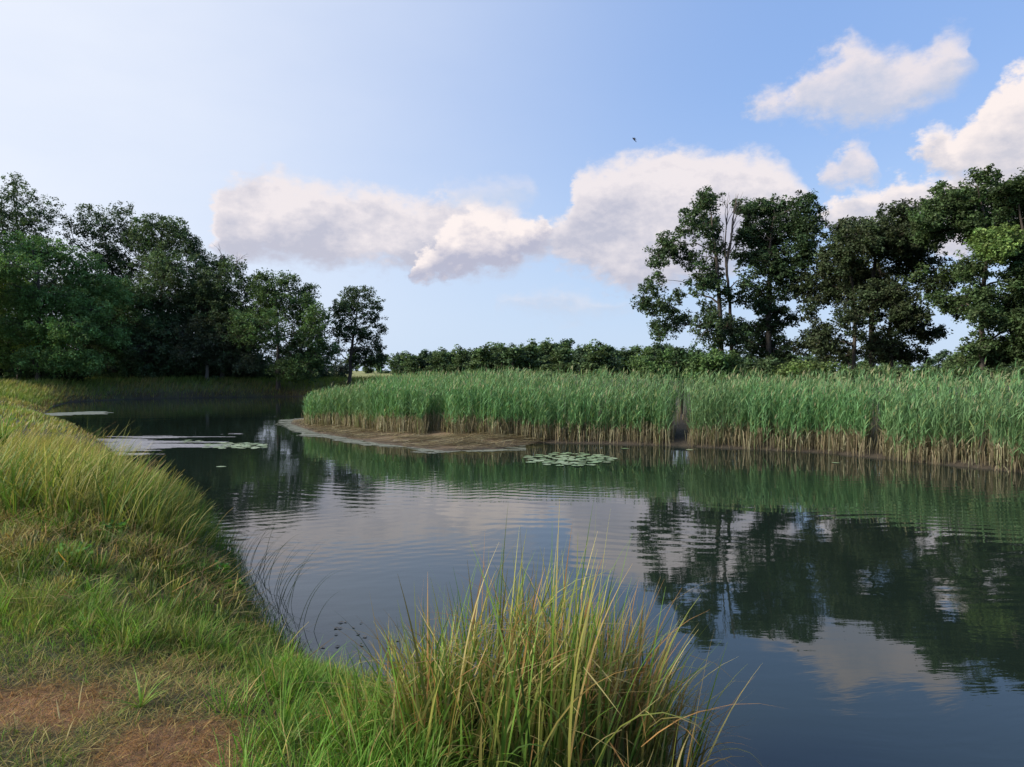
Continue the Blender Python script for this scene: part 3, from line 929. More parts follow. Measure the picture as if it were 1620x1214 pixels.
# the far wood beyond the field
G_F = 'trees of the far wood on the skyline'
protos = []
for k in range(4):
    x0 = -400 - 20 * k
    lob = []
    for i in range(9):
        t = i / 8
        lob.append(((x0 + random.uniform(-1.7, 1.7) * (1.1 - .6 * t), 130 + random.uniform(-1.4, 1.4), 1.2 + 4.6 * t + random.uniform(-.3, .3)), random.uniform(1.0, 1.7) * (1.1 - .4 * t), 1.3, random.uniform(.8, 1.2)))
    tint = [(.076, .12, .052), (.064, .108, .052), (.056, .092, .054), (.086, .13, .052)][k]
    protos.append(tree('distant_tree', 'tree in the far wood on the skyline beyond the reeds', (x0, 130, 0), [([(x0, 130, -.2), (x0, 130, 3), (x0, 130, 5)], [.22, .16, .05])],
                       lob, .42, .7, .75, tint, G_F, nper=30, twigs=False))
protos_ch = [list(p.children) for p in protos]
used = [False] * 4
def far_tree(px_x, d, top_px, k, sxy=1.0):
    x = (px_x - W / 2) / F * d
    z0 = 1.2
    hz = (CAM_Z - (top_px - HOR) / F * d - z0) / 6.6
    if not used[k]:
        o = protos[k]; used[k] = True
    else:
        o = protos[k].copy(); col.objects.link(o)
        for ch in protos_ch[k]:
            c = ch.copy(); col.objects.link(c); c.parent = o
    o.location = (x, d, z0)
    o.rotation_euler = (0, 0, random.uniform(0, 6.28))
    o.scale = (hz * sxy, hz * sxy, hz)
x = 622.0
tops = [(600, 566), (640, 560), (660, 552), (690, 553), (720, 549), (760, 548), (800, 545), (830, 546), (850, 541), (900, 543), (940, 546), (980, 545), (1020, 550), (1060, 552), (1110, 556), (1160, 560), (1300, 562)]
while x < 1300:
    tp = np.interp(x, [t[0] for t in tops], [t[1] for t in tops]) + random.uniform(-5, 7)
    far_tree(x, random.uniform(122, 140), tp, random.randrange(4), random.uniform(1.0, 1.5))
    x += random.uniform(8, 18)
for x in np.arange(560, 1700, 22):
    far_tree(x + random.uniform(-9, 9), random.uniform(150, 175), 560 + random.uniform(-5, 6), random.randrange(4), 1.2)

# ------------------------------------------------------------------ the reed bed
REED_LINE = np.array([(-9.9, 41.5), (-9.9, 36.0), (-8.8, 32.4), (-7.0, 31.0), (-5.6, 28.8), (-2.7, 26.5), (0.2, 25.6), (2.0, 25.3), (5.2, 24.3), (7.4, 23.3), (9.4, 22.2), (10.9, 20.0), (12.4, 18.0), (16, 14.6), (21, 10.8)])


def line_depth(x, y):
    """how far a point stands behind the front line of the reeds (negative: before it)"""
    x = np.asarray(x, float); y = np.asarray(y, float)
    best = np.full(x.shape, 1e9); sgn = np.ones(x.shape)
    for a, b in zip(REED_LINE[:-1], REED_LINE[1:]):
        ex, ey = b - a
        L2 = ex * ex + ey * ey
        t = np.clip(((x - a[0]) * ex + (y - a[1]) * ey) / L2, 0, 1)
        dd = np.hypot(x - a[0] - t * ex, y - a[1] - t * ey)
        cr = ex * (y - a[1]) - ey * (x - a[0])
        m = dd < best
        best = np.where(m, dd, best); sgn = np.where(m, np.sign(cr), sgn)
    return best * sgn


def reed_gap(x, y):
    g = np.zeros(np.shape(x))
    for x0, y0, dirx, wd, dep in [(5.45, 24.0, .22, .32, 4.0), (10.25, 20.9, .48, .22, 2.0), (-2.75, 26.3, -.12, .40, 1.4), (11.9, 18.6, .55, .14, 1.3), (8.0, 22.8, .30, .12, 1.0)]:
        q = np.abs((x - x0) - (y - y0) * dirx)
        g = np.maximum(g, (q < wd * (1 - .35 * np.clip((y - y0) / dep, 0, 1))) * ((y - y0) < dep) * ((y - y0) > -1.5))
    return g


def reeds(name, label, xmin, xmax, seed):
    parts = Bag()
    for stage, (n, lo, hi, nl) in enumerate([(int(4600 * (xmax - xmin)), -0.12, 1.3, 8), (int(2000 * (xmax - xmin)), 1.3, 4.5, 6), (int(1600 * (xmax - xmin)), 4.5, 13, 4)]):
        x = R.uniform(xmin, xmax, n); y = R.uniform(11, 56, n)
        dp = line_depth(x, y)
        sdv, _, _ = pond_sd(x, y)
        edge = (fbm(x * 1.1, y * 1.1, 31, 2) - .5) * .5
        dens = [.85, .42, .22][stage]
        keep = (dp > lo + (edge if stage == 0 else 0)) & (dp < hi) & (sdv > -0.25) & (reed_gap(x, y) < .5) & (R.random(n) < dens) & (y < 52 - (x > 2) * 8)
        x, y, dp = x[keep], y[keep], dp[keep]
        m = len(x)
        if not m:
            continue
        z = ground_z(x, y) - .02
        leftend = 1 - .28 * (1 - sstep(x, -10.2, -6.0))
        Hh = (1.52 + .42 * sstep(dp, 0, 4.5) + .26 * (fbm(x * .55, y * .55, 33, 3) - .5) * 2 + R.normal(0, .15, m)) * leftend
        Hh *= np.where((dp < .4) & (R.random(m) < .25), R.uniform(.4, .9, m), 1)
        P = np.stack([x, y, z], -1)
        az = R.normal(1.2, 1.2, m)
        lean = np.abs(R.normal(.05, .05, m)); curl = np.abs(R.normal(.10, .08, m))
        patch = sstep(fbm(x * .45, y * .45, 35, 3), .35, .68)[:, None]
        gcol = np.array((.135, .215, .105)) * (1 - patch) + np.array((.135, .250, .112)) * patch
        gcol = gcol * (1 + R.normal(0, .17, (m, 1))).clip(.5, 1.6)
        brown = pick([(.29, .245, .165), (.24, .185, .125), (.35, .31, .215), (.19, .145, .10), (.20, .23, .11)], m, [3, 3, 1.5, 2.5, 2])
        # stems: dead and brown at the foot, green above
        cut = (R.normal(.52, .12, m) + .7 * (fbm(x * .9, y * .9, 37, 3) - .5)).clip(.22, 1.0) * leftend
        parts.add(*blades(P, cut, np.full(m, .020), az, lean, curl * .2, 2, brown * .8, brown, blunt=.9))
        top_z = np.stack([x + np.sin(az) * np.sin(lean) * cut, y + np.cos(az) * np.sin(lean) * cut, z + cut * np.cos(lean)], -1)
        parts.add(*blades(top_z, Hh - cut, np.full(m, .013), az, lean, curl, 3, gcol * .9, gcol, blunt=.5))
        # leaves
        for j in range(nl):
            f = (j + .5 + R.uniform(-.4, .4, m)) / nl
            lo_f = cut / Hh * (.92 if stage == 0 else 1.1)
            if stage == 2:
                lo_f = np.full(m, .55)
            hgt = (lo_f + (1 - lo_f) * f) * Hh
            q = P + np.stack([np.sin(az) * np.sin(lean + curl * .3) * hgt, np.cos(az) * np.sin(lean + curl * .3) * hgt, np.cos(lean + curl * .3) * hgt], -1)
            la = R.uniform(0, 6.28, m) * .6 + R.normal(.9, .8, m)
            L = R.uniform(.26, .46, m) * (1.15 - .45 * f)
            c0 = gcol * (1 + R.normal(0, .14, (m, 1))).clip(.5, 1.6)
            tipc = np.where(R.random((m, 1)) < .15, np.array(YELL)[None] * .8, c0 * 1.12)
            parts.add(*blades(q, L, np.full(m, .030 if stage == 0 else .036), la, R.normal(.45, .22, m), R.uniform(.3, 1.3, m), 3, c0, tipc))
        if stage == 0:   # dry leaves hanging about the dead feet
            for j in range(2):
                jx, jy = x + R.uniform(-.2, .2, m), y + R.uniform(-.2, .2, m)
                bb = pick([(.28, .235, .155), (.23, .175, .115), (.34, .295, .20), (.17, .125, .085), (.22, .165, .11)], m)
                parts.add(*blades(np.stack([jx, jy, ground_z(jx, jy) - .03], -1), R.uniform(.22, .72, m) * leftend, np.full(m, .022), R.uniform(0, 6.28, m), np.abs(R.normal(.05, .08, m)), R.uniform(0, .3, m), 2, bb * .75, bb, blunt=.7))
            for j in range(5):
                hgt = R.uniform(.06, .6, m) * leftend
                q = P + np.stack([np.zeros(m), np.zeros(m), hgt], -1)
                parts.add(*blades(q, R.uniform(.15, .36, m), np.full(m, .020), R.uniform(0, 6.28, m), R.normal(.5, .4, m), R.uniform(.2, 1.6, m), 2, brown, brown * 1.05))
        # plumes, last year's tan and this year's green
        s = R.random(m) < (.45 if stage else .30)
        k = int(s.sum())
        q = P[s] + np.stack([np.sin(az[s]) * np.sin(lean[s] + curl[s] * .3) * Hh[s] * .96, np.cos(az[s]) * np.sin(lean[s] + curl[s] * .3) * Hh[s] * .96, Hh[s] * .95], -1)
        pc = pick([(.24, .22, .13), (.17, .20, .09), (.28, .24, .15)], k)
        parts.add(*blades(q, R.uniform(.14, .26, k), np.full(k, .034), R.normal(1.2, .7, k), R.normal(.2, .15, k), R.uniform(.2, .8, k), 3, pc, pc))
    o = parts.obj(name, M_REED)
    return tag(o, label, 'reed bed', 'stands of the reed bed across the water', 'stuff')


reeds('reed_stand', 'left stand of green reeds with brown feet, ending in a rounded tip by the mud', -10.6, 5.3, 1)
reeds('reed_stand', 'right stand of green reeds with brown feet, from the dark gap to the right edge', 5.3, 21.0, 2)

# loose broken reed stems lying on the mud
bagm = Bag()
n = 45000
x = R.uniform(-10.5, 1.2, n); y = R.uniform(22.4, 36, n)
sdv, _, _ = pond_sd(x, y)
dp = line_depth(x, y)
k = (sdv > .03) & (dp < .5) & (dp > -4.5) & (fbm(x * .8, y * 2.2, 71, 3) > R.uniform(.25, .6, n)) & (x < 1)
x, y = x[k], y[k]
m = len(x)
P = np.stack([x, y, ground_z(x, y) + R.uniform(.01, .07, m)], -1)
c = pick([(.40, .31, .19), (.26, .18, .10), (.50, .43, .29), (.15, .10, .06), (.10, .07, .045)], m, [3, 3, 2, 3, 3], .3)
bagm.add(*blades(P, R.uniform(.2, .75, m), R.uniform(.015, .035, m), R.normal(1.4, .7, m), R.uniform(1.44, 1.62, m), np.zeros(m), 2, c, c, blunt=.5))
tag(bagm.obj('reed_litter', M_REED), 'pale broken reed stems lying on the mud before the reeds', 'reed litter', None, 'stuff')

# ------------------------------------------------------------------ floating things
def film_material():
    m, T = mat_new('algae_film')
    out = T.n('ShaderNodeOutputMaterial')
    p = T.n('ShaderNodeBsdfPrincipled')
    at = T.n('ShaderNodeAttribute', attribute_name='Col')
    tc = T.n('ShaderNodeTexCoord').outputs['Object']
    n = T.noise(T.vmath('MULTIPLY', tc, (1.5, 4, 1)), 3.0, 5, 0.65)
    T.put(p.inputs['Base Color'], T.mix(1.0, at.outputs['Color'], T.mix(n.outputs[0], (.6, .6, .6), (1.35, 1.35, 1.35)), 'MULTIPLY'))
    p.inputs['Roughness'].default_value = .55
    p.inputs['Specular IOR Level'].default_value = .35
    T.t.links.new(p.outputs[0], out.inputs[0])
    return m


M_FILM = film_material()


def film(name, label, x0, x1, y0, y1, sx, sy, test, color, group=None):
    gx, gy = np.arange(x0, x1, sx), np.arange(y0, y1, sy)
    X, Y = np.meshgrid(gx, gy)
    keep = test(X, Y)
    n = int(keep.sum())
    x, y = X[keep], Y[keep]
    jx, jy = R.uniform(-.25, .25, (n, 4)) * sx, R.uniform(-.25, .25, (n, 4)) * sy
    ox = np.array((-.62, .62, .62, -.62)) * sx
    oy = np.array((-.55, -.55, .55, .55)) * sy
    z = .004 + .004 * R.random((n, 1)) + np.zeros((n, 4))
    Vv = np.stack([x[:, None] + ox + jx, y[:, None] + oy + jy, z], -1).reshape(-1, 3)
    b = Bag()
    b.add(Vv, np.arange(4 * n).reshape(-1, 4), np.repeat(np.array(color)[None] * (1 + .3 * (fbm(x * 3, y * 6, 44, 3) - .5))[:, None], 4, 0))
    o = b.obj(name, M_FILM)
    return tag(o, label, 'algae', group, 'stuff')


def film_strip(X, Y):
    s, _, _ = pond_sd(X.ravel(), Y.ravel())
    s = s.reshape(X.shape)
    lim = .55 + 1.3 * (fbm(X * .7, Y * .9, 41, 4) - .42) + .35 * (fbm(X * 4, Y * 9, 47, 3) - .5)
    return (s < .06) & (s > -lim) & (fbm(X * 2.0, Y * 7, 42, 4) + .25 * (fbm(X * 9, Y * 20, 48, 2) - .5) > .40) & (X < .4)
film('algae_film', 'pale grey green scum floating along the edge of the mud before the reeds', -12.6, .5, 21.4, 38, .065, .045, film_strip, (.17, .18, .135))


def film_left(X, Y):
    q = np.hypot((X + 13.2) / 3.2, (Y - 23.9) / 3.8)
    return (q + (fbm(X * .28, Y * 2.2, 45, 4) - .5) * 2.6 < .86)
film('algae_film', 'pale grey film of algae on the water beside the tall yellow grass on the left', -18, -9, 20, 29, .08, .06, film_left, (.24, .24, .25))


def film_left2(X, Y):
    q = np.hypot((X + 25.0) / 1.9, (Y - 42) / 2.2)
    return (q + (fbm(X * .4, Y * 1.2, 46, 4) - .5) * 1.6 < .8)
film('algae_film', 'small dull film of algae near the far left bank', -30, -21, 37, 47, .2, .25, film_left2, (.16, .18, .15))


def pad_mesh(seed):
    rr = random.Random(seed)
    n = 18
    Vv = [(0, 0, .004)]
    notch = .22
    for ring, f in ((0, .55), (1, 1.0)):
        for i in range(n):
            a = notch + (2 * math.pi - 2 * notch) * i / (n - 1)
            r = f * (1 + .05 * math.sin(3 * a + seed) + rr.uniform(-.02, .02))
            Vv.append((r * math.cos(a), r * math.sin(a) * .92, .004 + (.05 * ring * rr.uniform(.1, 1.0))))
    T, Q = [], []
    for i in range(n - 1):
        T.append((0, 1 + i, 2 + i))
        Q.append((1 + i, 1 + n + i, 2 + n + i, 2 + i))
    c = np.repeat(np.array([[(.20, .27, .14), (.24, .30, .17), (.17, .25, .12)][seed % 3]]), len(Vv), 0)
    return mesh_np('lily_pad', Vv, Q, c, M_PAD, False, T)


pads = [pad_mesh(k) for k in range(5)]
def lily(label, group, n, x0, x1, y0, y1, rmin, rmax, seed):
    rr = random.Random(seed)
    done = []
    for _ in range(n * 60):
        if len(done) >= n:
            break
        u, v = rr.uniform(-1, 1), rr.uniform(-1, 1)
        if u * u + v * v > 1 + rr.uniform(-.5, .2):
            continue
        px_x, py = (x0 + x1) / 2 + u * (x1 - x0) / 2, (y0 + y1) / 2 + v * (y1 - y0) / 2
        dd = CAM_Z * F / (py - HOR)
        x, y = (px_x - W / 2) / F * dd, dd
        r = rr.uniform(rmin, rmax)
        if any((x - a) ** 2 + (y - b) ** 2 < (.85 * (r + c)) ** 2 for a, b, c in done):
            continue
        done.append((x, y, r))
        o = link(bpy.data.objects.new('lily_pad', pads[rr.randrange(5)]))
        o.location = (x, y, .006)
        o.scale = (r, r, r)
        o.rotation_euler = (rr.uniform(-.03, .03), rr.uniform(-.03, .03), rr.uniform(0, 6.28))
        tag(o, label, 'lily pad', group)
lily('green lily pad in the round patch floating before the reeds', 'lily pads in the patch before the reeds', 62, 830, 970, 717, 738, .10, .19, 3)
lily('pale lily pad in the long patch on the dark water at the left', 'lily pads in the long patch on the dark water', 40, 318, 424, 701, 711, .10, .20, 4)
lily('small lily pad in the loose row left of the long patch', 'lily pads in the loose row', 7, 279, 318, 696, 701, .10, .17, 5)
lily('single small lily pad alone on the dark water nearer the grass', None, 1, 343, 350, 736, 740, .12, .14, 6)
for k, (a, bb) in enumerate([((978, 990), (709, 711)), ((1090, 1100), (711, 713)), ((1318, 1326), (732, 735))]):
    lily(['yellowed leaf floating left of the dark gap in the reeds', 'yellowed leaf floating right of the dark gap in the reeds', 'yellowed leaf floating before the right stand of reeds'][k], None, 1, a[0], a[1], bb[0], bb[1], .10, .13, 20 + k)

# ------------------------------------------------------------------ grass of the near bank
def shore(x, y):
    s, _, _ = pond_sd(np.ravel(x), np.ravel(y))
    return s.reshape(np.shape(x))


GREENBAND = lambda x: 5.15 + .12 * x            # where the mown turf meets the ranker grass


def stuff(bag, name, label, cat):
    return tag(bag.obj(name, M_GRASS), label, cat, None, 'stuff')


# mown turf
def tussocks(nc, per, spread, x0, x1, y0, y1, prob):
    """blades in tufts: roots, tuft index, outward direction and distance from the tuft's middle"""
    cx, cy, _ = scatter(nc, x0, x1, y0, y1, prob)
    k = np.repeat(np.arange(len(cx)), per)
    a = R.uniform(0, 6.28, len(k))
    r = np.abs(R.normal(0, 1, len(k))) * spread
    x, y = cx[k] + np.sin(a) * r, cy[k] + np.cos(a) * r
    return x, y, ground_z(x, y), k, a, r / spread, len(cx)


def toward(az, wind, amount):
    """turn directions az towards the wind"""
    vx, vy = np.sin(az) * (1 - amount) + np.sin(wind) * amount, np.cos(az) * (1 - amount) + np.cos(wind) * amount
    return np.arctan2(vx, vy)


bag = Bag()
x, y, z = scatter(190000, -6.2, 1.2, 2.2, 6.9, lambda a, b: (shore(a, b) > .35) * np.where(b > 5.3, .35, 1.0))
m = len(x)
dd = deadness(x, y)
pn = fbm(x * 1.3, y * 1.3, 51, 4)
p2 = fbm(x * 3.1, y * 3.1, 50, 3)
lush = sstep(x + .45 * (y - 3.4), -1.5, -.9) * (1 - sstep(y, 4.6, 5.2))       # rank green strip beside the sedge
isdead = R.random(m) < np.clip(dd * 1.2 + .22 + .5 * sstep(pn, .42, .62) * (1 - sstep(y, 4.3, 5.0)) - lush * .3, 0, .96)
c0 = np.where(isdead[:, None], np.where((R.random(m) < .80 * dd + .12)[:, None], pick([RUST, RUST, TAN, (.24, .12, .06)], m), pick([STRAW, TAN, TAN, (.20, .15, .07)], m)), pick([GREEN, FRESH, OLIVE, OLIVE, YELL], m, [3, 2, 3, 3, 1]))
Hh = R.uniform(.035, .085, m) * (1 - .3 * dd) * (1 + 1.2 * sstep(y, 4.3, 5.2)) * (.7 + .8 * p2)
az = R.uniform(0, 6.28, m)
lean = np.where(isdead, R.uniform(.8, 1.55, m), R.uniform(.1, 1.25, m))
bag.add(*blades(np.stack([x, y, z - .004 + R.uniform(0, .02, m) * isdead], -1), Hh * np.where(isdead, 1.4, 1), R.uniform(.003, .006, m), az, lean, R.uniform(.1, .8, m), 2, c0 * .85, c0 * 1.1))
stuff(bag, 'turf', 'short trodden turf with brown dead patches in the near left corner', 'grass')

# rank bright green grass, in tufts
bag = Bag()
def p_rank(a, b):
    s = shore(a, b)
    band = np.exp(-((b - (5.2 + .10 * a + .5 * (fbm(a * 1.5, b * .3, 52, 2) - .5))) / .30) ** 2) * (a < -.9)
    strip = sstep(a + .42 * (b - 3.4), -1.45, -.95) * (1 - sstep(a, -.45, -.1)) * (1 - sstep(b, 4.2, 4.9))
    left_ = .30 * (fbm(a * 1.1, b * 1.1, 53, 3) > .52) * (b > 5.3)
    return np.clip(band + strip + left_, 0, 1) * (s > .15)
x, y, z, k, a_, r_, nc = tussocks(2600, 34, .075, -6.5, .2, 2.3, 8.2, p_rank)
m = len(x)
strip = (x > -1.6) & (y < 4.9)
tc_ = pick([GREEN, FRESH, FRESH, OLIVE, OLIVE, YELL], nc, [3, 4, 3, 3, 2, .8], .22)[k]
c0 = tc_ * (1 + R.normal(0, .18, (m, 1))).clip(.5, 1.6)
dry = R.random(m) < .10
c0[dry] = pick([STRAW, TAN, YELL], int(dry.sum()))
c0[strip & ~dry] = c0[strip & ~dry] * .62 + np.array((.11, .27, .045)) * .38
th = R.uniform(.6, 1.35, nc)[k] * (.5 + .5 * sstep(shore(x, y), .2, 1.0))
wdir = R.normal(1.3, .8, nc)[k]
Hh = R.uniform(.10, .24, m) * th * np.where(strip, 1.3, 1)
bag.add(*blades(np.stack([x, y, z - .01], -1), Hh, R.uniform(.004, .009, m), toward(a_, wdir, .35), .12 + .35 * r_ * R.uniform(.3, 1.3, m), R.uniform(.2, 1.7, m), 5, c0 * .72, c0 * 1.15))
stuff(bag, 'rank_grass', 'bright green uncut grass in tufts along the top of the turf and beside the sedge', 'grass')

# half cut stubble, tufts of green and fallen straw
bag = Bag()
p_stub = lambda a, b: (shore(a, b) > .25) * sstep(b, 5.3, 5.8) * (1 - sstep(b + .12 * a, 7.6, 8.8))
x, y, z, k, a_, r_, nc = tussocks(2300, 20, .055, -9.5, -.6, 5.2, 10.6, lambda a, b: p_stub(a, b) * (.3 + .7 * (fbm(a * 1.6, b * 1.6, 55, 3) > .45)))
m = len(x)
pn = fbm(x * 1.2, y * 1.2, 56, 3)
tb = (R.random(nc) < .36)[k]
c0 = np.where(tb[:, None], pick([STRAW, TAN, TAN, (.22, .15, .08), OLIVE], nc)[k], pick([OLIVE, GREEN, DARK, YELL, GREEN], nc)[k]) * (1 + R.normal(0, .2, (m, 1))).clip(.4, 1.7)
Hh = R.uniform(.6, 1.15, m) * R.uniform(.09, .26, nc)[k]
bag.add(*blades(np.stack([x, y, z - .01], -1), Hh, R.uniform(.006, .014, m), toward(a_, R.normal(1.3, .6, nc)[k], .3), np.abs(R.normal(.12, .2, m)) + .25 * r_, R.uniform(0, .5, m), 3, c0 * .42, c0 * .9, blunt=.5))  # roots coloured dark to paint the shade in gaps between blades
# straw lying about, thick in some places
x, y, z = scatter(42000, -9.5, -.4, 4.9, 10.4, lambda a, b: np.maximum(p_stub(a, b), .25 * (b < 5.6) * (b > 5.0)) * (shore(a, b) > .2) * (.12 + .88 * sstep(fbm(a * 1.2, b * 1.2, 56, 3), .44, .60)))
m = len(x)
c0 = pick([STRAW, TAN, RUST, (.17, .11, .065), (.12, .09, .05), OLIVE], m, [3, 3, 1.5, 2.5, 2, 1.2])
bag.add(*blades(np.stack([x, y, z + R.uniform(.0, .14, m)], -1), R.uniform(.10, .40, m), R.uniform(.004, .011, m), R.uniform(0, 6.28, m), R.uniform(1.0, 1.75, m), R.uniform(-.3, .6, m), 3, c0 * .9, c0, blunt=.4))
stuff(bag, 'stubble', 'half cut stubble and fallen brown straw between the turf and the tall grass', 'stubble')

# tall wind blown grass
bag = Bag()
def p_tall(a, b):
    s = shore(a, b)
    return (s > .05) * sstep(b + .12 * a, 7.2, 8.0) * sstep(-a / b, .405, .47) * np.where(b > 19, .55, 1)
x, y, z, k, a_, r_, nc = tussocks(2300, 24, .12, -16, -3.4, 7.3, 19, p_tall)
m = len(x)
sh = shore(x, y)
pn = fbm(x * .7, y * .7, 58, 3)
yel = sstep(y - .25 * x + 3.0 * (pn - .5), 13.2, 18.5)
c0 = np.where((R.random(nc)[k] < yel * .8)[:, None], pick([YELL, YELL, STRAW, OLIVE], nc)[k], pick([GREEN, OLIVE, GREEN, YELL, DARK], nc, [4, 4, 3, 1.5, 1])[k]) * (1 + R.normal(0, .2, (m, 1))).clip(.4, 1.7)
dry = R.random(m) < .12
c0[dry] = pick([STRAW, TAN, YELL], int(dry.sum()))
tip = np.where((R.random(m) < .35 + .4 * yel)[:, None], pick([STRAW, YELL, OLIVE], m), c0 * 1.2)
Hh = (1 - .55 * sstep(y, 9.5, 14.5)) * R.uniform(.5, 1.12, m) * R.uniform(.6, 1.22, nc)[k] * (.75 + .45 * pn) * (.55 + .45 * sstep(sh, .1, 1.8))
wdir = R.normal(1.45, .6, nc)[k]
bag.add(*blades(np.stack([x, y, z - .02], -1), Hh, R.uniform(.009, .020, m), toward(a_, wdir, .42), .05 + .20 * r_ * R.uniform(.3, 1.6, m), np.where(R.random(m) < .22, R.uniform(1.6, 2.9, m), R.uniform(.2, 1.8, m)), 7, c0 * .55, tip))  # dark root colour paints the shade low among the blades
# flowering stems standing above it
x, y, z = scatter(2600, -16, -3.4, 7.6, 19, p_tall)
m = len(x)
c0 = pick([STRAW, TAN, YELL], m)
bag.add(*blades(np.stack([x, y, z], -1), (1 - .4 * sstep(y, 9.5, 15)) * R.uniform(.8, 1.2, m) * (.5 + .5 * sstep(shore(x, y), .1, 1.8)), R.uniform(.005, .008, m), R.normal(1.45, .4, m), np.abs(R.normal(.15, .1, m)), R.uniform(.5, 1.1, m), 7, c0 * .7, c0, blunt=.8))
stuff(bag, 'tall_grass', 'tall yellow green grass blown to the right on the left bank', 'tall grass')

# grass on the bank farther along, and on the far bank
bag = Bag()
def p_far(a, b):
    s = shore(a, b)
    return (s > .05) * (s < 9)
for (n, x0, x1, y0, y1, hw) in ((26000, -34, -6, 18, 46, .9), (150000, -46, 4, 44, 98, 1.0)):
    x, y, z = scatter(n, x0, x1, y0, y1, p_far)
    ok = ~((x > -6) & (y < 70)) & ~((x > -13.5) & (y > 19) & (y < 62))
    x, y, z = x[ok], y[ok], z[ok]
    m = len(x)
    sh = shore(x, y)
    pn = fbm(x * .25, y * .25, 60, 3)
    c0 = np.where((R.random(m) < sstep(pn, .42, .65) * .7)[:, None], pick([(.30, .25, .12), (.24, .22, .10), (.33, .26, .14)], m), pick([(.19, .26, .08), (.22, .26, .10), (.15, .21, .07)], m))
    c0 = np.where((sh < .7)[:, None] & (R.random((m, 1)) < .55), pick([(.20, .15, .09), (.16, .12, .07)], m), c0)
    Hh = np.where(y < 46, .42, 1) * R.uniform(.3, .75, m) * (.6 + .7 * pn) * (.55 + .45 * sstep(sh, 0, 2))
    bag.add(*blades(np.stack([x, y, z - .03], -1), Hh, R.uniform(.035, .07, m), R.normal(1.4, .8, m), np.abs(R.normal(.2, .2, m)), R.uniform(.2, 1.1, m), 3, c0 * .85, c0 * 1.1))
stuff(bag, 'bank_grass', 'rough olive grass on the far bank at the foot of the left wood', 'grass')

# fine green sedge along the water
bag = Bag()
x, y, z = scatter(46000, -6.2, -.3, 5.4, 13.2, lambda a, b: (lambda s: (s > -.12) * (s < .95 + .3 * (fbm(a * 2, b * 2, 61, 2) - .5)) * (.5 + .5 * (b < 10)))(shore(a, b)))
m = len(x)
c0 = pick([GREEN, FRESH, DARK, OLIVE], m, [4, 2.5, 3, 1])
Hh = R.uniform(.16, .36, m) * (.45 + .25 * sstep(y, 6.5, 7.5) + .5 * sstep(y, 8.5, 10.5))
z = np.maximum(z, -.1)
bag.add(*blades(np.stack([x, y, z - .02], -1), Hh, R.uniform(.004, .007, m), R.normal(.9, .6, m), np.abs(R.normal(.25, .18, m)), R.uniform(.3, 1.3, m), 5, c0 * .7, c0 * 1.1))
stuff(bag, 'shore_sedge', 'fine green sedge overhanging the edge of the water', 'sedge')

# single long stalks leaning over the water
def stalk(name, label, base, H, wd, az, lean, curl, c0, c1, group, nseg=12, cat='grass stalk'):
    V_, Q_, C_ = blades(np.array([[0, 0, 0]]), np.array([H]), np.array([wd]), np.array([az]), np.array([lean]), np.array([curl]), nseg, np.array([c0]), np.array([c1]), np.array([.3]))
    off = np.zeros_like(V_)
    # a folded blade: the second ribbon stands across the first
    V2, Q2, C2 = blades(np.array([[0, 0, 0]]), np.array([H]), np.array([wd * .6]), np.array([az]), np.array([lean]), np.array([curl]), nseg, np.array([c0]), np.array([c1]), np.array([1.87]))
    b = Bag()
    b.add(V_, Q_, C_)
    b.add(V2, Q2, C2)
    o = b.obj(name, M_GRASS)
    o.location = base
    return tag(o, label, cat, group)

G_ST = 'long dark stalks arching over the water by the shore'
for i in range(34):
    t = random.random()
    k = random.choice([(-3.75, 10.2, -2.85, 8.5), (-2.85, 8.5, -1.85, 6.95), (-3.3, 9.3, -2.4, 7.8)])
    bx, by = k[0] + (k[2] - k[0]) * t - random.uniform(-.10, .2), k[1] + (k[3] - k[1]) * t
    stalk('grass_stalk', 'thin dark stalk arching over the water from the green sedge of the left shore', (bx, by, max(-.05, float(ground_z(np.array([bx]), np.array([by]))[0]))),
          random.uniform(.55, 1.05), random.uniform(.007, .011), random.uniform(.7, 1.7), random.uniform(.05, .35), random.uniform(.7, 2.0), (.045, .075, .03), (.06, .075, .04), G_ST)

# the sedge clump at the water's edge, in the middle of the foreground ----------------------------------
def clump_at(n, cx, cy, rx, ry):
    a = R.uniform(0, 6.28, n); r = np.sqrt(R.random(n))
    x, y = cx + np.cos(a) * r * rx, cy + np.sin(a) * r * ry
    return x, y, np.maximum(ground_z(x, y), -.12)


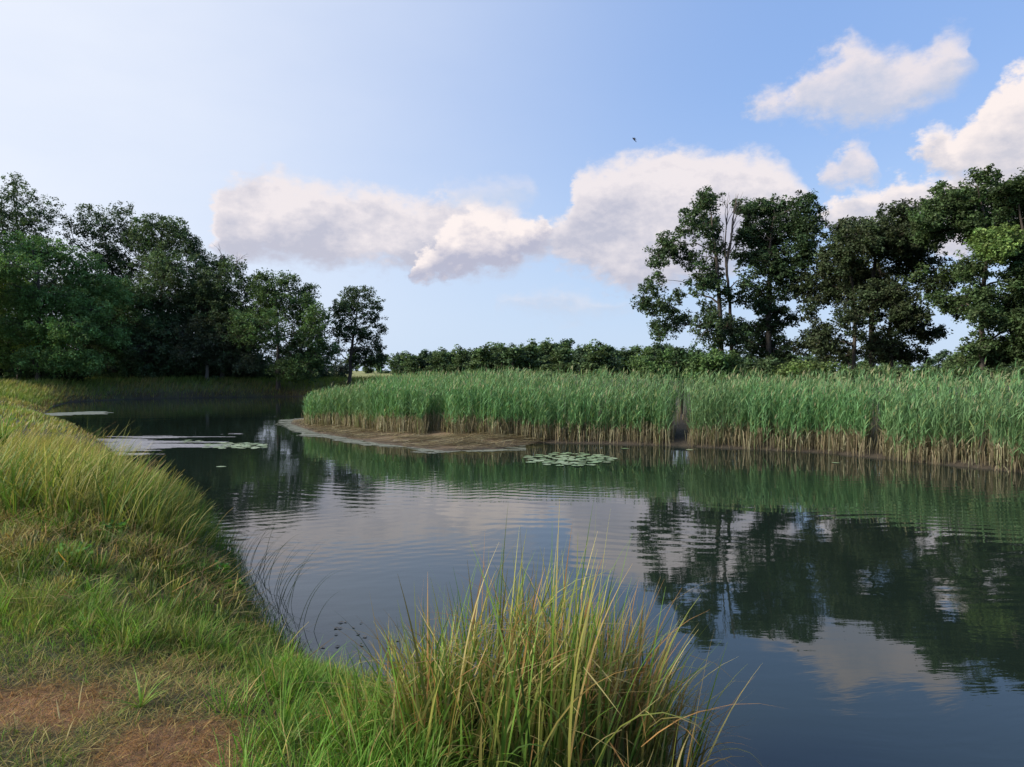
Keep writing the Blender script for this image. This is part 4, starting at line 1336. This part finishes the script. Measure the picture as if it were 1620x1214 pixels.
clump = empty('sedge_clump', (0.25, 3.75, .45), 'big clump of tall green and rust coloured sedge in the middle of the foreground', 'sedge clump')
cl0 = np.array(clump.location)
bag = Bag()
def envelope(x):
    """how high the clump stands at x"""
    return np.interp(x, [-.95, -.62, -.3, .05, .35, .6, .85, 1.1], [.34, .55, .84, 1.0, .94, .76, .56, .42])
for (n, cx, cy, rx, ry, cols, wts, hs, wd) in [
    (800, .03, 3.75, .62, .62, [OLIVE, GREEN, YELL, STRAW, RUST, DARK], [6, 6, 1.6, .7, .7, 1.5], 1.0, .011),
(130, .70, 3.75, .22, .50, [TAN, RUST, STRAW, OLIVE, GREEN], [3, 3, 1, 3, 2], 1.15, .010),
    (480, .48, 3.9, .34, .58, [TAN, RUST, STRAW, OLIVE, YELL, GREEN], [3, 3, 1.2, 3, 1, 1.5], 1.0, .010),
    (520, -.52, 3.75, .34, .55, [GREEN, FRESH, OLIVE, YELL], [3, 3, 2, 1], .95, .009)]:
    x, y, z = clump_at(n, cx, cy, rx, ry)
    m = len(x)
    c0 = pick(cols, m, wts)
    tip = np.where((R.random(m) < .3)[:, None], pick([STRAW, TAN, RUST], m), c0 * 1.15)
    Hh = envelope(x) * R.uniform(.35, 1.08, m) * hs * R.uniform(.75, 1.12, 40)[(np.floor(x * 9) * 7 + np.floor(y * 9) * 3).astype(int) % 40]
    az = np.where(R.random(m) < .75, R.normal(1.2, .9, m), R.uniform(0, 6.28, m))
    ed = np.clip(np.abs(x - .1) / .85, 0, 1) ** 1.5
    az = np.where(R.random(m) < ed, np.where(x > .1, R.normal(1.45, .5, m), R.normal(-1.5, .6, m)), az)
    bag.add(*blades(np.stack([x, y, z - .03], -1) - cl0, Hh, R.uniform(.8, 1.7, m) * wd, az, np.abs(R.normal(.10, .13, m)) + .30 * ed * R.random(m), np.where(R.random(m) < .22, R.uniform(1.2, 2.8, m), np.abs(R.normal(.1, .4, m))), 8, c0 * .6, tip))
# broken and fallen blades among them
x, y, z = clump_at(900, .12, 3.78, .82, .62)
c0 = pick([STRAW, TAN, RUST], 900)
bag.add(*blades(np.stack([x, y, z + R.uniform(.05, .6, 900) * envelope(x)], -1) - cl0, R.uniform(.15, .5, 900), R.uniform(.004, .009, 900), R.uniform(0, 6.28, 900), R.uniform(.6, 1.7, 900), R.uniform(-.3, .8, 900), 4, c0, c0))
tag(bag.obj('blade_mass', M_GRASS, clump), kind='stuff')
# the longest single blades
for i in range(96):
    u = random.random()
    bx = random.uniform(-.7, .85)
    by = random.uniform(3.15, 4.35)
    bz = max(-.1, float(ground_z(np.array([bx]), np.array([by]))[0]))
    rust = random.random() < (.15 + .5 * (bx > .5))
    c0 = np.array(random.choice([STRAW, TAN, RUST]) if rust else random.choice([GREEN, OLIVE, OLIVE, GREEN, YELL]))
    Hh = float(envelope(bx)) * random.uniform(.9, 1.28)
    broken = random.random() < .22
    V_, Q_, C_ = blades(np.array([[0, 0, 0.]]), np.array([Hh]), np.array([random.uniform(.009, .015)]), np.array([random.gauss(1.2, .8)]), np.array([abs(random.gauss(.10, .08))]),
                        np.array([random.uniform(1.0, 2.2) if broken else abs(random.gauss(.3, .25))]), 10, c0[None] * .7, c0[None] * 1.1)
    b = Bag()
    b.add(V_, Q_, C_)
    o = b.obj('blade', M_GRASS, clump)
    o.location = Vector((bx, by, bz)) - Vector(clump.location)

# a few leaning blades beyond the clump's right side, and the lone arching stalk at its left
stalk('grass_stalk', 'long dark green stalk arching to the left over the water, left of the sedge clump', (-.72, 4.55, .1), 1.02, .010, -1.35, .08, .95, (.06, .11, .04), (.05, .07, .035), None)
stalk('sedge_stalk', 'lone curved blade ending in a drooping tip, far right of the sedge clump', (1.02, 3.62, -.02), .62, .012, 1.05, .45, .55, (.14, .17, .06), (.16, .16, .07), None, cat='sedge stalk')
stalk('sedge_stalk', 'long orange blade lying low over the water at the right foot of the sedge clump', (.62, 3.15, .28), .75, .013, 1.5, 1.35, .12, (.24, .22, .06), (.34, .20, .10), None, cat='sedge stalk')

# a small weed on the turf and dry stalks on the dead patch
def sprig(name, label, base, n, H, wd, cols, spread, cat):
    b = Bag()
    az = R.uniform(0, 6.28, n)
    c0 = pick(cols, n)
    b.add(*blades(np.zeros((n, 3)), R.uniform(.6, 1.1, n) * H, np.full(n, wd), az, R.uniform(.3, 1, n) * spread, R.uniform(.4, 1.3, n), 6, c0 * .8, c0 * 1.1))
    o = b.obj(name, M_GRASS)
    o.location = base
    return tag(o, label, cat)
p = (-1.95, 3.85); sprig('grass_tuft', 'small spreading tuft of pale green grass between the two brown patches', (*p, float(ground_z(np.array([p[0]]), np.array([p[1]]))[0])), 26, .26, .008, [FRESH, YELL, OLIVE], 1.0, 'grass tuft')
p = (-10.2, 14.8); sprig('weed_plant', 'upright green weed sticking out of the tall grass at the left edge', (*p, float(ground_z(np.array([p[0]]), np.array([p[1]]))[0]) + .3), 40, 1.05, .02, [GREEN, FRESH], .45, 'weed')
for k, (px_x, py, H, az, lean) in enumerate([(118, 1112, .16, -.1, .3), (88, 1128, .13, -.7, .9), (97, 1158, .11, .2, .5), (62, 1100, .12, 1.2, 1.2)]):
    dd = (CAM_Z - .78) * F / (py - HOR)
    x, y = (px_x - W / 2) / F * dd, dd
    z = float(ground_z(np.array([x]), np.array([y]))[0])
    stalk('dry_stalk', ['tallest bleached dry stalk standing on the left brown patch', 'bleached dry stalk leaning left on the left brown patch', 'short bleached dry stalk nearest the viewer on the left brown patch', 'bleached dry stalk lying at the back of the left brown patch'][k],
          (x, y, z + .01), H, .008, az, lean, .3, (.55, .45, .33), (.50, .40, .28), 'bleached stalks on the brown patch', nseg=6, cat='dry stalk')

# ------------------------------------------------------------------ the bird
def bird():
    p = at_px(1003, 221, 26.0)
    root = empty('bird', p, 'small dark bird flying alone in the blue sky', 'bird')
    b = Bag()
    pts = [(-.085, 0, 0), (-.07, 0, .004), (-.04, 0, .006), (0, 0, .004), (.04, 0, .0), (.08, 0, -.002), (.12, 0, -.003)]
    tube(b, pts, [.003, .012, .018, .022, .017, .009, .012], (.02, .02, .024), 8)
    b.obj('body', M_BIRD, root, True)
    for s in (-1, 1):
        w_ = Bag()
        Vv = []
        for t, c, w in ((0, -.005, .06), (.35, -.02, .055), (.7, .01, .04), (1, .06, .006)):
            for k in (-.5, .5):
                for zz in (-.002, .002):
                    Vv.append((c + k * w, s * (.012 + t * .15), .01 + .05 * t + zz))
        Qq = []
        for i in range(3):
            a0 = i * 4
            for (j, l) in ((0, 1), (1, 3), (3, 2), (2, 0)):
                Qq.append((a0 + j, a0 + l, a0 + 4 + l, a0 + 4 + j))
        w_.add(Vv, Qq, (.02, .02, .024))
        w_.obj('wing', M_BIRD, root)
    root.rotation_euler = (rad(35), rad(38), rad(20))
bird()


# broad leaved weeds in the stubble, dark bits adrift along the shore
for k, (wx_, wy_) in enumerate([(-3.05, 7.6), (-2.75, 7.2), (-4.3, 7.9), (-3.9, 6.6), (-5.2, 7.0)]):
    wz = float(ground_z(np.array([wx_]), np.array([wy_]))[0])
    root = empty('broadleaf_weed', (wx_, wy_, wz), 'low broad leaved green weed growing in the cut stubble', 'weed', 'broad leaved weeds in the stubble')
    fb = Bag()
    n = 26
    a = R.uniform(0, 6.28, n); r = np.sqrt(R.random(n)) * .16
    cc = np.stack([np.sin(a) * r, np.cos(a) * r, R.uniform(.06, .2, n)], -1)
    leaf_mesh(fb, cc, np.full(n, .03), 3, .065, np.repeat(np.array([[.10, .22, .05]]), n, 0) * (1 + R.normal(0, .15, (n, 1))))
    fb.obj('foliage', M_GRASS, root)
    sb_ = Bag()
    for q in cc[::3]:
        tube(sb_, [(q[0] * .3, q[1] * .3, -.02), tuple(q)], [.003, .002], (.12, .16, .05), 4)
    sb_.obj('stem', M_GRASS, root)
bit = Bag()
bit.add([(-.5, -.2, 0), (0, -.34, .12), (.5, -.1, .02), (.1, .3, .14)], [(0, 1, 2, 3)], (.05, .045, .03))
bit_me = bit.mesh('floating_leaf', M_PAD)
for k in range(16):
    px_x, py = random.uniform(480, 610), random.uniform(985, 1030)
    dd = CAM_Z * F / (py - HOR)
    x, y = (px_x - W / 2) / F * dd + .12, dd
    if float(pond_sd(np.array([x]), np.array([y]))[0][0]) > -.06:
        continue
    o = link(bpy.data.objects.new('floating_leaf', bit_me))
    o.location = (x, y, .004)
    o.scale = [random.uniform(.03, .075)] * 3
    o.rotation_euler = (0, 0, random.uniform(0, 6.28))
    tag(o, 'small dark dead leaf floating by the near shore', 'floating leaf', 'dark leaves adrift by the near shore')
